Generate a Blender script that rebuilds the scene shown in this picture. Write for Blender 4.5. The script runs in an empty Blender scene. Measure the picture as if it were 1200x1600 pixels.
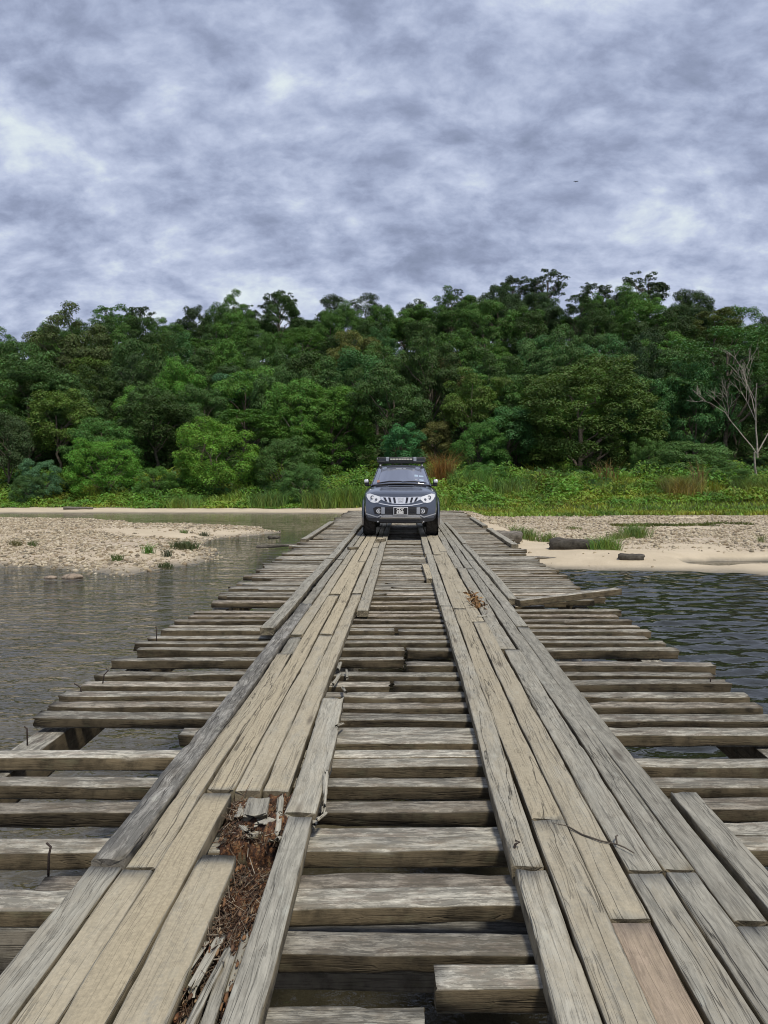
import bpy, bmesh, math, random
import numpy as np
from mathutils import Vector, Matrix

S = bpy.context.scene
COL = S.collection
R = math.radians

# ------------------------------------------------------------------ camera
CAM_Z = 2.77                       # eye 1.42 m above the wheel tracks, water level is z = 0
cam_d = bpy.data.cameras.new('camera')
cam_d.sensor_fit = 'VERTICAL'
cam_d.sensor_height = 24.0
cam_d.lens = 1250 / 1600 * 24.0
cam_d.clip_start = 0.05
cam_d.clip_end = 3000
cam = bpy.data.objects.new('camera', cam_d)
cam.location = (0, 0, CAM_Z)
cam.rotation_euler = (R(90 - 2.656), 0, R(1.466))
COL.objects.link(cam)
S.camera = cam

# ------------------------------------------------------------------ light
SUN_EL, SUN_AZ = 62, 150           # azimuth clockwise from +Y
S.view_settings.view_transform = 'Standard'
S.view_settings.look = 'None'
S.view_settings.gamma = 1
S.view_settings.use_curve_mapping = False
EXPO = 0.35
S.cycles.filter_width = 1.05
S.view_settings.exposure = EXPO

sun_d = bpy.data.lights.new('sun', 'SUN')
sun_d.energy = 2.5
sun_d.angle = R(10)
sun_d.color = (1.0, 0.93, 0.80)
sun = bpy.data.objects.new('sun', sun_d)
el, az = R(SUN_EL), R(SUN_AZ)
to_sun = Vector((math.sin(az) * math.cos(el), math.cos(az) * math.cos(el), math.sin(el)))
sun.rotation_euler = to_sun.to_track_quat('Z', 'Y').to_euler()
sun.location = to_sun * 300
COL.objects.link(sun)


class NT:
    """small helper round a node tree"""
    def __init__(self, tree):
        self.t = tree

    def n(self, kind, **kw):
        nd = self.t.nodes.new(kind)
        for k, v in kw.items():
            if k.startswith('i_'):
                nd.inputs[int(k[2:])].default_value = v
            else:
                setattr(nd, k, v)
        return nd

    def l(self, a, b):
        self.t.links.new(a, b)

    def put(self, sock, v):
        if isinstance(v, bpy.types.NodeSocket):
            self.l(v, sock)
        else:
            sock.default_value = v

    def math(self, op, a, b=0.0, c=None, clamp=False):
        nd = self.n('ShaderNodeMath', operation=op, use_clamp=clamp)
        self.put(nd.inputs[0], a)
        self.put(nd.inputs[1], b)
        if c is not None:
            self.put(nd.inputs[2], c)
        return nd.outputs[0]

    def mix(self, f, a, b, blend='MIX'):
        nd = self.n('ShaderNodeMix', data_type='RGBA', blend_type=blend, clamp_factor=True)
        self.put(nd.inputs[0], f)
        for s, v in ((nd.inputs[6], a), (nd.inputs[7], b)):
            if isinstance(v, (tuple, list)) and len(v) == 3:
                v = (*v, 1)
            self.put(s, v)
        return nd.outputs[2]

    def noise(self, vec, scale, detail=4, rough=0.55, dist=0.0):
        nd = self.n('ShaderNodeTexNoise')
        if vec is not None:
            self.l(vec, nd.inputs['Vector'])
        nd.inputs['Scale'].default_value = scale
        nd.inputs['Detail'].default_value = detail
        nd.inputs['Roughness'].default_value = rough
        nd.inputs['Distortion'].default_value = dist
        return nd.outputs[0]

    def ramp(self, f, stops, interp='LINEAR'):
        nd = self.n('ShaderNodeValToRGB')
        nd.color_ramp.interpolation = interp
        e = nd.color_ramp.elements
        while len(e) < len(stops):
            e.new(0.5)
        for el_, (p, c) in zip(e, stops):
            el_.position = p
            el_.color = (*c, 1) if len(c) == 3 else c
        self.put(nd.inputs[0], f)
        return nd.outputs[0]

    def step(self, f, a, b):
        nd = self.n('ShaderNodeMapRange', interpolation_type='SMOOTHSTEP')
        self.put(nd.inputs[0], f)
        nd.inputs[1].default_value = a
        nd.inputs[2].default_value = b
        return nd.outputs[0]

    def vmul(self, v, xyz):
        nd = self.n('ShaderNodeVectorMath', operation='MULTIPLY')
        self.l(v, nd.inputs[0])
        nd.inputs[1].default_value = xyz
        return nd.outputs[0]

    def vadd(self, v, w):
        nd = self.n('ShaderNodeVectorMath', operation='ADD')
        self.l(v, nd.inputs[0])
        self.put(nd.inputs[1], w)
        return nd.outputs[0]

    def bump(self, h, strength, dist, normal=None):
        nd = self.n('ShaderNodeBump')
        nd.inputs['Strength'].default_value = strength
        nd.inputs['Distance'].default_value = dist
        self.l(h, nd.inputs['Height'])
        if normal is not None:
            self.l(normal, nd.inputs['Normal'])
        return nd.outputs[0]


# world: a physical sky behind a broken deck of grey-violet cloud
W = bpy.data.worlds.new('World')
S.world = W
W.use_nodes = True
W.node_tree.nodes.clear()
w = NT(W.node_tree)
out = w.n('ShaderNodeOutputWorld')
bg = w.n('ShaderNodeBackground')
bg.inputs['Strength'].default_value = 0.1
sky = w.n('ShaderNodeTexSky', sky_type='NISHITA')
sky.sun_disc = False
sky.sun_elevation = el
sky.sun_rotation = az
tc = w.n('ShaderNodeTexCoord')
sep = w.n('ShaderNodeSeparateXYZ')
w.l(tc.outputs['Generated'], sep.inputs[0])
zz = w.math('ADD', w.math('MAXIMUM', sep.outputs[2], 0.0), 0.50)
cmb = w.n('ShaderNodeCombineXYZ')
w.l(w.math('DIVIDE', sep.outputs[0], zz), cmb.inputs[0])
w.l(w.math('DIVIDE', sep.outputs[1], zz), cmb.inputs[1])
pv = cmb.outputs[0]
pvs = w.vmul(w.vadd(pv, (31.3, 4.4, 7.4)), (2.0, 2.6, 1))
warp = w.n('ShaderNodeTexNoise', noise_dimensions='3D')
w.l(pvs, warp.inputs['Vector'])
warp.inputs['Scale'].default_value = 2.2
warp.inputs['Detail'].default_value = 4
wv = w.n('ShaderNodeVectorMath', operation='MULTIPLY_ADD')
w.l(warp.outputs['Color'], wv.inputs[0])
wv.inputs[1].default_value = (0.16, 0.16, 0.2)
w.l(pvs, wv.inputs[2])
big = w.noise(wv.outputs[0], 0.8, 2, 0.5)
mid = w.noise(w.vadd(wv.outputs[0], (3.1, 8.2, 1.5)), 3.4, 5, 0.52)
fine = w.noise(w.vadd(wv.outputs[0], (7.1, 2.2, 4.5)), 8.0, 8, 0.60)
dens = w.math('ADD', w.math('MULTIPLY', big, 0.26), w.math('ADD', w.math('MULTIPLY', mid, 0.38), w.math('MULTIPLY', fine, 0.36)))
low = w.step(sep.outputs[2], 0.42, 0.16)      # cloud thins towards the horizon
dens = w.math('ADD', dens, w.math('MULTIPLY', low, 0.055))
K = 1 / 0.1 / 2 ** EXPO
def kc(c):
    return tuple(x * K / 10 for x in c)
cl = w.ramp(dens, [(0.390, kc((0.235, 0.280, 0.400))), (0.455, kc((0.302, 0.352, 0.500))), (0.505, kc((0.382, 0.442, 0.608))),
                   (0.575, kc((0.52, 0.585, 0.755))), (0.675, kc((0.77, 0.85, 0.88)))])
cl10 = w.n('ShaderNodeVectorMath', operation='SCALE')
w.l(cl, cl10.inputs[0])
cl10.inputs['Scale'].default_value = 10.0
cover = w.step(dens, 0.74, 0.60)
w.l(w.mix(w.math('MULTIPLY_ADD', cover, 0.12, 0.88), sky.outputs[0], cl10.outputs[0]), bg.inputs['Color'])
w.l(bg.outputs[0], out.inputs[0])


# ------------------------------------------------------------------ helpers
def link(o, parent=None):
    COL.objects.link(o)
    if parent is not None:
        o.parent = parent
    return o


def tag(o, label=None, cat=None, group=None, kind=None):
    if label: o['label'] = label
    if cat: o['category'] = cat
    if group: o['group'] = group
    if kind: o['kind'] = kind
    return o


def empty(name, loc=(0, 0, 0), rz=0.0):
    o = bpy.data.objects.new(name, None)
    o.empty_display_size = 0.2
    o.location = loc
    o.rotation_euler = (0, 0, rz)
    return link(o)


def mesh_np(name, V, F, mat, smooth=False):
    """V (n,3); F (m,k) array, or a list of index lists"""
    me = bpy.data.meshes.new(name)
    V = np.asarray(V, dtype=np.float32)
    if isinstance(F, np.ndarray):
        m, k = F.shape
        me.vertices.add(len(V)); me.vertices.foreach_set('co', V.ravel())
        me.loops.add(m * k); me.loops.foreach_set('vertex_index', F.astype(np.int32).ravel())
        me.polygons.add(m)
        me.polygons.foreach_set('loop_start', np.arange(0, m * k, k, dtype=np.int32))
        me.polygons.foreach_set('loop_total', np.full(m, k, dtype=np.int32))
        me.update(calc_edges=True)
        me.validate()
    else:
        me.from_pydata([tuple(v) for v in V], [], F)
    if smooth:
        me.polygons.foreach_set('use_smooth', np.ones(len(me.polygons), dtype=bool))
    if mat: me.materials.append(mat)
    return me


def obj(name, me, parent=None, loc=(0, 0, 0), rot=(0, 0, 0)):
    o = bpy.data.objects.new(name, me)
    o.location = loc
    o.rotation_euler = rot
    return link(o, parent)


def bm_obj(name, bm, mat, parent=None, loc=(0, 0, 0), rot=(0, 0, 0), smooth=False):
    me = bpy.data.meshes.new(name)
    bmesh.ops.recalc_face_normals(bm, faces=bm.faces)
    bm.to_mesh(me); bm.free()
    if smooth:
        for p in me.polygons: p.use_smooth = True
    if mat: me.materials.append(mat)
    return obj(name, me, parent, loc, rot)


def bm_box(bm, c, s, bevel=0.0, seg=2):
    r = bmesh.ops.create_cube(bm, size=1, matrix=Matrix.Translation(c) @ Matrix.Diagonal((*s, 1)))
    if bevel:
        es = list({e for v in r['verts'] for e in v.link_edges})
        bmesh.ops.bevel(bm, geom=es, offset=bevel, segments=seg, affect='EDGES', profile=0.5)


def bm_tube(bm, pts, radii, n=8, caps=True):
    pts = [Vector(p) for p in pts]
    if not hasattr(radii, '__len__'): radii = [radii] * len(pts)
    rings = []
    up = Vector((0.13, 0.21, 0.97))
    for i, p in enumerate(pts):
        d = (pts[min(i + 1, len(pts) - 1)] - pts[max(i - 1, 0)]).normalized()
        if abs(d.dot(up)) > 0.97: up = Vector((1, 0, 0.1))
        a = d.cross(up).normalized(); b = d.cross(a)
        rings.append([bm.verts.new(p + (a * math.cos(t) + b * math.sin(t)) * radii[i])
                      for t in (2 * math.pi * k / n for k in range(n))])
    for r0, r1 in zip(rings, rings[1:]):
        for k in range(n):
            f = bm.faces.new((r0[k], r0[(k + 1) % n], r1[(k + 1) % n], r1[k])); f.smooth = True
    if caps:
        bm.faces.new(rings[0][::-1]); bm.faces.new(rings[-1])


def vnoise(x, y, seed=0):
    """2-D value noise, numpy"""
    xi = np.floor(x).astype(np.int64); yi = np.floor(y).astype(np.int64)
    fx = x - xi; fy = y - yi
    fx = fx * fx * (3 - 2 * fx); fy = fy * fy * (3 - 2 * fy)
    def h(a, b):
        v = (a * 374761393 + b * 668265263 + seed * 974634533) & 0xFFFFFFFF
        v = ((v ^ (v >> 13)) * 1274126177) & 0xFFFFFFFF
        return ((v ^ (v >> 16)) & 0xFFFF) / 65535.0
    return (h(xi, yi) * (1 - fx) + h(xi + 1, yi) * fx) * (1 - fy) + (h(xi, yi + 1) * (1 - fx) + h(xi + 1, yi + 1) * fx) * fy


def fbm(x, y, oct_=4, seed=0):
    x = np.asarray(x, dtype=float); y = np.asarray(y, dtype=float)
    s = 0; a = 0.5; t = 0
    for i in range(oct_):
        s = s + a * vnoise(x * 2 ** i, y * 2 ** i, seed + i); t += a; a *= 0.5
    return s / t


def sdf(poly, x, y):
    """signed distance, positive inside"""
    d = np.full(x.shape, 1e9); ins = np.zeros(x.shape, bool)
    n = len(poly)
    for i in range(n):
        ax, ay = poly[i]; bx, by = poly[(i + 1) % n]
        ex, ey = bx - ax, by - ay
        t = np.clip(((x - ax) * ex + (y - ay) * ey) / (ex * ex + ey * ey), 0, 1)
        d = np.minimum(d, (x - ax - t * ex) ** 2 + (y - ay - t * ey) ** 2)
        c = (ay > y) != (by > y)
        with np.errstate(divide='ignore', invalid='ignore'):
            ins ^= c & (x < ex * (y - ay) / (ey if ey else 1e-9) + ax)
    return np.where(ins, 1, -1) * np.sqrt(d)


def sstep(x, a, b):
    t = np.clip((x - a) / (b - a), 0, 1)
    return t * t * (3 - 2 * t)


# ------------------------------------------------------------------ materials
def new_mat(name):
    m = bpy.data.materials.new(name)
    m.use_nodes = True
    nt = NT(m.node_tree)
    m.node_tree.nodes.clear()
    o = nt.n('ShaderNodeOutputMaterial')
    return m, nt, o


def simple(name, col, rough=0.5, metal=0.0, coat=0.0, spec=0.5, noise=0.0, nscale=30):
    m, t, o = new_mat(name)
    p = t.n('ShaderNodeBsdfPrincipled')
    p.inputs['Roughness'].default_value = rough
    p.inputs['Metallic'].default_value = metal
    p.inputs['Coat Weight'].default_value = coat
    p.inputs['Coat Roughness'].default_value = 0.06
    p.inputs['Specular IOR Level'].default_value = spec
    if noise:
        c = t.n('ShaderNodeTexCoord')
        nz = t.noise(c.outputs['Object'], nscale, 5, 0.6)
        t.l(t.mix(t.step(nz, 0.3, 0.7), tuple(x * (1 - noise) for x in col), tuple(min(1, x * (1 + noise)) for x in col)), p.inputs['Base Color'])
        t.l(t.bump(nz, 0.3, 0.01), p.inputs['Normal'])
    else:
        p.inputs['Base Color'].default_value = (*col, 1)
    t.l(p.outputs[0], o.inputs[0])
    return m


def wood_mat(name, grey, tan, side, stain, stain_amt, peel_amt, xs=1.0):
    """weathered sawn timber, grain along local X. Object colour carries: R dust, G lightness, B redness"""
    m, t, o = new_mat(name)
    tc_ = t.n('ShaderNodeTexCoord'); oi = t.n('ShaderNodeObjectInfo')
    geo = t.n('ShaderNodeNewGeometry')
    rgb = t.n('ShaderNodeSeparateColor'); t.l(oi.outputs['Color'], rgb.inputs[0])
    rnd = oi.outputs['Random']
    off = t.n('ShaderNodeCombineXYZ')
    t.l(t.math('MULTIPLY', rnd, 37.0), off.inputs[0]); t.l(t.math('MULTIPLY', rnd, 91.0), off.inputs[1]); t.l(t.math('MULTIPLY', rnd, 53.0), off.inputs[2])
    v = t.vadd(tc_.outputs['Object'], off.outputs[0])
    wob = t.noise(t.vmul(v, (1.6, 5, 5)), 1.0, 2, 0.5)
    wvv = t.n('ShaderNodeCombineXYZ')
    t.l(t.math('MULTIPLY', wob, 0.035), wvv.inputs[1]); t.l(t.math('MULTIPLY', wob, 0.035), wvv.inputs[2])
    vw = t.vadd(v, wvv.outputs[0])
    grain = t.noise(t.vmul(vw, (3.6 * xs, 38, 38)), 1.0, 6, 0.66)
    fibre = t.noise(t.vmul(vw, (16, 210, 210)), 1.0, 3, 0.6)
    crackn = t.noise(t.vmul(vw, (0.5, 17, 17)), 1.0, 3, 0.5)
    patch = t.noise(t.vmul(v, (4.0 * xs, 14, 14)), 1.0, 6, 0.68)
    blot = t.noise(v, 9.0, 6, 0.65)
    speck = t.noise(v, 70.0, 3, 0.6)
    cr = t.math('SUBTRACT', 1.0, t.step(t.math('ABSOLUTE', t.math('SUBTRACT', crackn, 0.5)), 0.0, 0.012))
    cr = t.math('MULTIPLY', cr, t.step(t.noise(t.vmul(v, (0.9, 9, 9)), 1.0, 2, 0.5), 0.41, 0.52))
    cr2n = t.noise(t.vmul(vw, (1.2, 55, 55)), 1.0, 3, 0.5)
    cr2 = t.math('SUBTRACT', 1.0, t.step(t.math('ABSOLUTE', t.math('SUBTRACT', cr2n, 0.47)), 0.0, 0.022))
    cr2 = t.math('MULTIPLY', cr2, t.step(blot, 0.50, 0.62))
    cr3n = t.noise(t.vmul(vw, (0.7, 42, 42)), 1.0, 2, 0.5)
    cr3 = t.math('SUBTRACT', 1.0, t.step(t.math('ABSOLUTE', t.math('SUBTRACT', cr3n, 0.52)), 0.004, 0.016))
    cr3 = t.math('MULTIPLY', cr3, t.step(t.noise(t.vmul(v, (1.6, 12, 12)), 1.0, 3, 0.5), 0.40, 0.50))
    # knots
    vor = t.n('ShaderNodeTexVoronoi'); t.l(t.vmul(v, (1.15, 6.5, 3)), vor.inputs['Vector']); vor.inputs['Scale'].default_value = 1.0
    knot = t.math('SUBTRACT', 1.0, t.step(vor.outputs['Distance'], 0.05, 0.16))
    # pale lichen spots
    vor2 = t.n('ShaderNodeTexVoronoi'); t.l(t.vmul(v, (3.5, 9, 9)), vor2.inputs['Vector']); vor2.inputs['Scale'].default_value = 1.0
    vor2.inputs['Randomness'].default_value = 1.0
    lich = t.math('SUBTRACT', 1.0, t.step(t.math('ADD', vor2.outputs['Distance'], t.math('MULTIPLY', speck, 0.12)), 0.13, 0.22))
    # colour
    c = t.mix(t.step(grain, 0.32, 0.66), tuple(x * 0.60 for x in grey), grey)
    c = t.mix(t.math('MULTIPLY', t.step(fibre, 0.42, 0.72), 0.45), c, tuple(min(1, x * 1.35) for x in grey))
    c = t.mix(t.math('MULTIPLY', t.step(t.math('ADD', t.math('MULTIPLY', patch, 0.7), t.math('MULTIPLY', grain, 0.3)), 0.47, 0.60), stain_amt), c, stain)
    c = t.mix(t.math('MULTIPLY', t.step(blot, 0.55, 0.75), 0.45), c, tuple(x * 0.55 for x in stain))
    peel = t.noise(t.vmul(vw, (4.5 * xs, 26, 26)), 1.0, 9, 0.78)
    c = t.mix(t.math('MULTIPLY', t.step(peel, 0.49, 0.53), peel_amt), c, tuple(x * 0.30 for x in grey))
    c = t.mix(t.math('MULTIPLY', t.step(peel, 0.44, 0.38), peel_amt), c, tuple(min(0.62, x * 1.42) for x in grey))
    redm = t.mix(1.0, c, (1.20, 0.93, 0.80), 'MULTIPLY')
    c = t.mix(rgb.outputs[2], c, redm)
    c = t.mix(t.math('MULTIPLY', lich, 0.5), c, (0.42, 0.42, 0.36))
    # tracked-in sand lies on the faces that look up
    nz = t.n('ShaderNodeSeparateXYZ'); t.l(geo.outputs['Normal'], nz.inputs[0])
    upw = t.step(nz.outputs[2], 0.55, 0.9)
    dustn = t.math('ADD', t.math('MULTIPLY', patch, 0.7), t.math('ADD', t.math('MULTIPLY', speck, 0.25), t.math('MULTIPLY', grain, 0.3)))
    dm = t.math('MULTIPLY', rgb.outputs[0], t.step(t.math('ADD', dustn, t.math('MULTIPLY', rgb.outputs[0], 0.30)), 0.55, 0.86))
    dm = t.math('MULTIPLY', t.math('MULTIPLY', dm, 0.88), upw)
    tn = t.mix(t.step(speck, 0.35, 0.7), tuple(x * 0.78 for x in tan), tan)
    c = t.mix(dm, c, tn)
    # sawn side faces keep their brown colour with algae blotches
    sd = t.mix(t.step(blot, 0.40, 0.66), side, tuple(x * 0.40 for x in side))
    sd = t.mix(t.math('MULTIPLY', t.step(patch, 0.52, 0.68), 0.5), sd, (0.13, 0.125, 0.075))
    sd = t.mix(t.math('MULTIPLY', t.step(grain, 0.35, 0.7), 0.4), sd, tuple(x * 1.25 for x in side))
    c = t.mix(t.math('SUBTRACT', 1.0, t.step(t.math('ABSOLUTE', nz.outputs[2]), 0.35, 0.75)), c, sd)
    cra = t.math('MAXIMUM', cr, t.math('MAXIMUM', t.math('MULTIPLY', cr2, 0.35), t.math('MULTIPLY', cr3, 0.55)))
    c = t.mix(t.math('MULTIPLY', knot, 0.6), c, (0.075, 0.06, 0.045))
    cra = t.math('MULTIPLY', cra, t.math('MULTIPLY_ADD', t.math('FRACT', t.math('MULTIPLY', rnd, 7.31)), 0.75, 0.25))
    c = t.mix(t.math('MULTIPLY', cra, 0.86), c, (0.030, 0.025, 0.019))
    lit = t.n('ShaderNodeCombineColor')
    lv = t.math('MULTIPLY', rgb.outputs[1], 2.0)
    for i in range(3): t.l(lv, lit.inputs[i])
    c = t.mix(1.0, c, lit.outputs[0], 'MULTIPLY')
    h = t.math('ADD', t.math('MULTIPLY', grain, 0.55), t.math('MULTIPLY', fibre, 0.22))
    h = t.math('ADD', h, t.math('MULTIPLY', blot, 0.25))
    h = t.math('SUBTRACT', h, t.math('MULTIPLY', cra, 0.9))
    p = t.n('ShaderNodeBsdfPrincipled')
    t.l(c, p.inputs['Base Color'])
    p.inputs['Roughness'].default_value = 0.85
    p.inputs['Specular IOR Level'].default_value = 0.25
    h = t.math('ADD', h, t.math('MULTIPLY', speck, 0.10))
    t.l(t.bump(h, 0.8, 0.009), p.inputs['Normal'])
    t.l(p.outputs[0], o.inputs[0])
    return m


M = {}
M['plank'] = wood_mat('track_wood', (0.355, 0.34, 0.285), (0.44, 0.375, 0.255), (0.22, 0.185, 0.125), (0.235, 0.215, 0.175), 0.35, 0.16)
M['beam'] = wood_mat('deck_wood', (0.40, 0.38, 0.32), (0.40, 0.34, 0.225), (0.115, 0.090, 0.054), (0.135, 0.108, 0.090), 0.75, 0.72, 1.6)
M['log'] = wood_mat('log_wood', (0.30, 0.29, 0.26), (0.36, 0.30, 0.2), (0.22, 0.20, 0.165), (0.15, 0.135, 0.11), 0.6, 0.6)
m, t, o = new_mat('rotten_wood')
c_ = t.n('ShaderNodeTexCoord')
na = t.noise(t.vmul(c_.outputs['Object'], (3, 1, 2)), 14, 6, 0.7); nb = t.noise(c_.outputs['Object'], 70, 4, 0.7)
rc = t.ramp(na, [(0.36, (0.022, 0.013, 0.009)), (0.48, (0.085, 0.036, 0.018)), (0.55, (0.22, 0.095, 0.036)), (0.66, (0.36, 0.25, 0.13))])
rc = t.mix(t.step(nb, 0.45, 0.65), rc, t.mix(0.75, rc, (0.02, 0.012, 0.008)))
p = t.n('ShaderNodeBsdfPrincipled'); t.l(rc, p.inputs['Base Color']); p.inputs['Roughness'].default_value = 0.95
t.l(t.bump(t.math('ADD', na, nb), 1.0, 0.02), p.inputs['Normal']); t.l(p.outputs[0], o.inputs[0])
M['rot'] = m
M['fibre'] = None
M['rust'] = simple('rusty_iron', (0.035, 0.022, 0.017), 0.8, noise=0.4, nscale=200)


def island_mat(name, stops, rough=0.85, spec=0.25):
    m, t, o = new_mat(name)
    g = t.n('ShaderNodeNewGeometry')
    c = t.n('ShaderNodeTexCoord')
    nz = t.noise(c.outputs['Object'], 14, 4, 0.6)
    cc = t.ramp(g.outputs['Random Per Island'], stops, 'LINEAR')
    cc = t.mix(t.step(nz, 0.35, 0.7), cc, t.mix(0.45, cc, (0.12, 0.10, 0.075)))
    p = t.n('ShaderNodeBsdfPrincipled')
    t.l(cc, p.inputs['Base Color'])
    p.inputs['Roughness'].default_value = rough
    p.inputs['Specular IOR Level'].default_value = spec
    t.l(p.outputs[0], o.inputs[0])
    return m


M['fibre'] = island_mat('wood_fibres', [(0, (0.035, 0.018, 0.010)), (0.4, (0.10, 0.050, 0.026)), (0.7, (0.20, 0.15, 0.10)), (1, (0.36, 0.31, 0.24))])
M['pebble'] = island_mat('pebbles', [(0, (0.54, 0.47, 0.34)), (0.25, (0.41, 0.34, 0.23)), (0.45, (0.64, 0.57, 0.44)), (0.62, (0.31, 0.24, 0.15)), (0.80, (0.19, 0.17, 0.13)), (1, (0.48, 0.40, 0.27))])

M['crumb'] = island_mat('wood_crumbs', [(0, (0.04, 0.02, 0.012)), (0.4, (0.13, 0.055, 0.024)), (0.75, (0.22, 0.12, 0.055)), (1, (0.38, 0.30, 0.19))])


def leaf_mat(name, trans=0.30, use_island=0.35, patches=0.0):
    """foliage; the object colour carries the species' leaf colour"""
    m, t, o = new_mat(name)
    oi = t.n('ShaderNodeObjectInfo'); g = t.n('ShaderNodeNewGeometry'); c = t.n('ShaderNodeTexCoord')
    r1 = g.outputs['Random Per Island']
    base = oi.outputs['Color']
    hs = t.n('ShaderNodeHueSaturation')
    t.l(base, hs.inputs['Color'])
    t.l(t.math('MULTIPLY_ADD', r1, 0.05, 0.475), hs.inputs['Hue'])
    cl_ = t.noise(c.outputs['Object'], 0.55, 3, 0.6)
    t.l(t.math('ADD', t.math('MULTIPLY_ADD', r1, use_island * 2, 1 - use_island), t.math('MULTIPLY_ADD', t.step(cl_, 0.3, 0.7), 0.5, -0.2)), hs.inputs['Value'])
    col = hs.outputs[0]
    if patches:
        pn = t.noise(t.vmul(c.outputs['Object'], (1, 1, 0)), 0.22, 4, 0.6)
        pn2 = t.noise(t.vadd(t.vmul(c.outputs['Object'], (1, 1, 0)), (40, 7, 3)), 0.5, 4, 0.6)
        col = t.mix(t.math('MULTIPLY', t.step(pn, 0.45, 0.62), patches), col, t.mix(1.0, col, (1.55, 1.05, 1.0), 'MULTIPLY'))
        col = t.mix(t.math('MULTIPLY', t.step(pn2, 0.50, 0.64), patches), col, t.mix(1.0, col, (0.62, 0.72, 0.95), 'MULTIPLY'))
    p = t.n('ShaderNodeBsdfPrincipled')
    t.l(col, p.inputs['Base Color'])
    p.inputs['Roughness'].default_value = 0.55
    p.inputs['Specular IOR Level'].default_value = 0.22
    tr = t.n('ShaderNodeBsdfTranslucent')
    t.l(t.mix(1.0, col, (1.3, 1.25, 0.5), 'MULTIPLY'), tr.inputs['Color'])
    mx = t.n('ShaderNodeMixShader'); mx.inputs[0].default_value = trans
    t.l(p.outputs[0], mx.inputs[1]); t.l(tr.outputs[0], mx.inputs[2])
    t.l(mx.outputs[0], o.inputs[0])
    return m


M['leaf'] = leaf_mat('leaves', 0.20, 0.40)
M['grass'] = leaf_mat('grass_blades', 0.30, 0.45, 0.9)
M['weed'] = leaf_mat('weed_leaves', 0.30, 0.40, 0.9)
M['bark'] = simple('bark', (0.10, 0.082, 0.062), 0.9, noise=0.5, nscale=6)
M['palebark'] = simple('pale_bark', (0.33, 0.29, 0.245), 0.9, noise=0.35, nscale=6)

# ------------------------------------------------------------------ ground
LEFT_BAR = [(-150, 22.0), (-40, 23.3), (-20, 23.8), (-12.1, 23.9), (-9.2, 22.9), (-7.6, 21.2), (-7.1, 22.9), (-6.4, 25.1), (-6.2, 27.0), (-7.0, 29.3),
            (-8.2, 31.3), (-7.9, 34), (-6.8, 36.6), (-6.2, 38.6), (-7.7, 41.7), (-11, 43.5), (-14.6, 44.4), (-18, 48.3), (-25, 49.3), (-60, 50), (-150, 50)]
FAR_LAND = [(-300, 55), (-30, 57), (-12, 57.5), (-4.6, 57), (-3.7, 50), (-3.3, 40), (-3.0, 34.5), (-1, 31.5), (2.0, 26.5), (3.2, 24.4), (4.45, 23.4), (8, 23.1),
            (10.1, 22.3), (14, 22.5), (30, 21), (300, 12), (300, 900), (-300, 900)]
RIDGE_X = [-200, -75, -51, -23, 2, 20, 44, 55, 67, 200]
RIDGE_Z = [5, 10.5, 17.5, 21.0, 21.5, 23.2, 22.6, 20.0, 16.5, 9]


def grass_line(x):
    """distance at which the green bank begins"""
    return 61.0 - 13.2 * sstep(x, -3.5, 5.0) - 1.0 * sstep(x, 12, 20)


def ground_z(x, y):
    x = np.asarray(x, float); y = np.asarray(y, float)
    wob = (fbm(x * 0.55, y * 0.55, 3, 5) - 0.5) * 1.3
    a = sdf(LEFT_BAR, x, y) + wob * 0.8
    b = sdf(FAR_LAND, x, y) + wob * 0.5
    d = np.maximum(a, b)
    land = 0.20 * (1 - np.exp(-np.maximum(d, 0) / 1.6)) + 0.009 * np.clip(d, 0, 60)
    land = land + np.where(a > b, 0.10 * sstep(a, 0.5, 5) - 0.006 * np.clip(a, 0, 20), 0)
    # sand swell by the right shore and the pool behind it
    land = land + 0.15 * np.exp(-(((x - 7.0) / 2.3) ** 2 + ((y - 25.6) / 1.3) ** 2)) * (b > 0)
    land = land + 0.12 * np.exp(-(((x - 14.0) / 3.2) ** 2 + ((y - 27.6) / 0.6) ** 2)) * (b > 0)
    pool = np.exp(-((np.maximum(np.abs(x - 11.7) - 2.4, 0) / 0.7) ** 2 + ((y - 25.2 - 0.15 * np.sin(x * 1.3)) / 0.75) ** 2))
    land = land - 0.42 * pool * (b > 0)
    # earth ramp that carries the road off the bridge
    land = land + 0.62 * np.exp(-(np.maximum(np.abs(x - 0.7) - 2.6, 0) / 1.1) ** 2) * sstep(y, 27, 32.5) * (1 - 0.6 * sstep(y, 38, 52)) * (b > 0)
    depth = 0.30 + 0.9 * sstep(x, 1.5, 5) + 0.15 * (fbm(x * 0.2, y * 0.2, 3, 9) - 0.5) - 0.12 * sstep(x, -3, -8) * sstep(y, 20, 10)
    bed = -depth * (1 - np.exp(np.minimum(d, 0) / 1.9))
    z = np.where(d > 0, land, bed)
    z = z + (fbm(x * 1.7, y * 1.7, 4, 2) - 0.5) * 0.07 * sstep(d, -1, 0.8) * sstep(y, 130, 60)
    gl = grass_line(x)
    z = z + np.where(b > 0, 1.5 * sstep(y - gl - np.where(x > 1, 4.0, 0.0), 0, 12), 0) * sstep(y, 40, 50)
    hill = np.interp(x, RIDGE_X, RIDGE_Z)
    up = np.where(y < 148, sstep(y, 66, 152) ** 0.9, 1)
    z = z + hill * up * (1 - 0.55 * sstep(y, 165, 330)) * (b > 0) + (fbm(x * 0.05, y * 0.05, 3, 21) - 0.5) * 5 * sstep(y, 80, 110)
    return z, a, b, d


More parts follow.
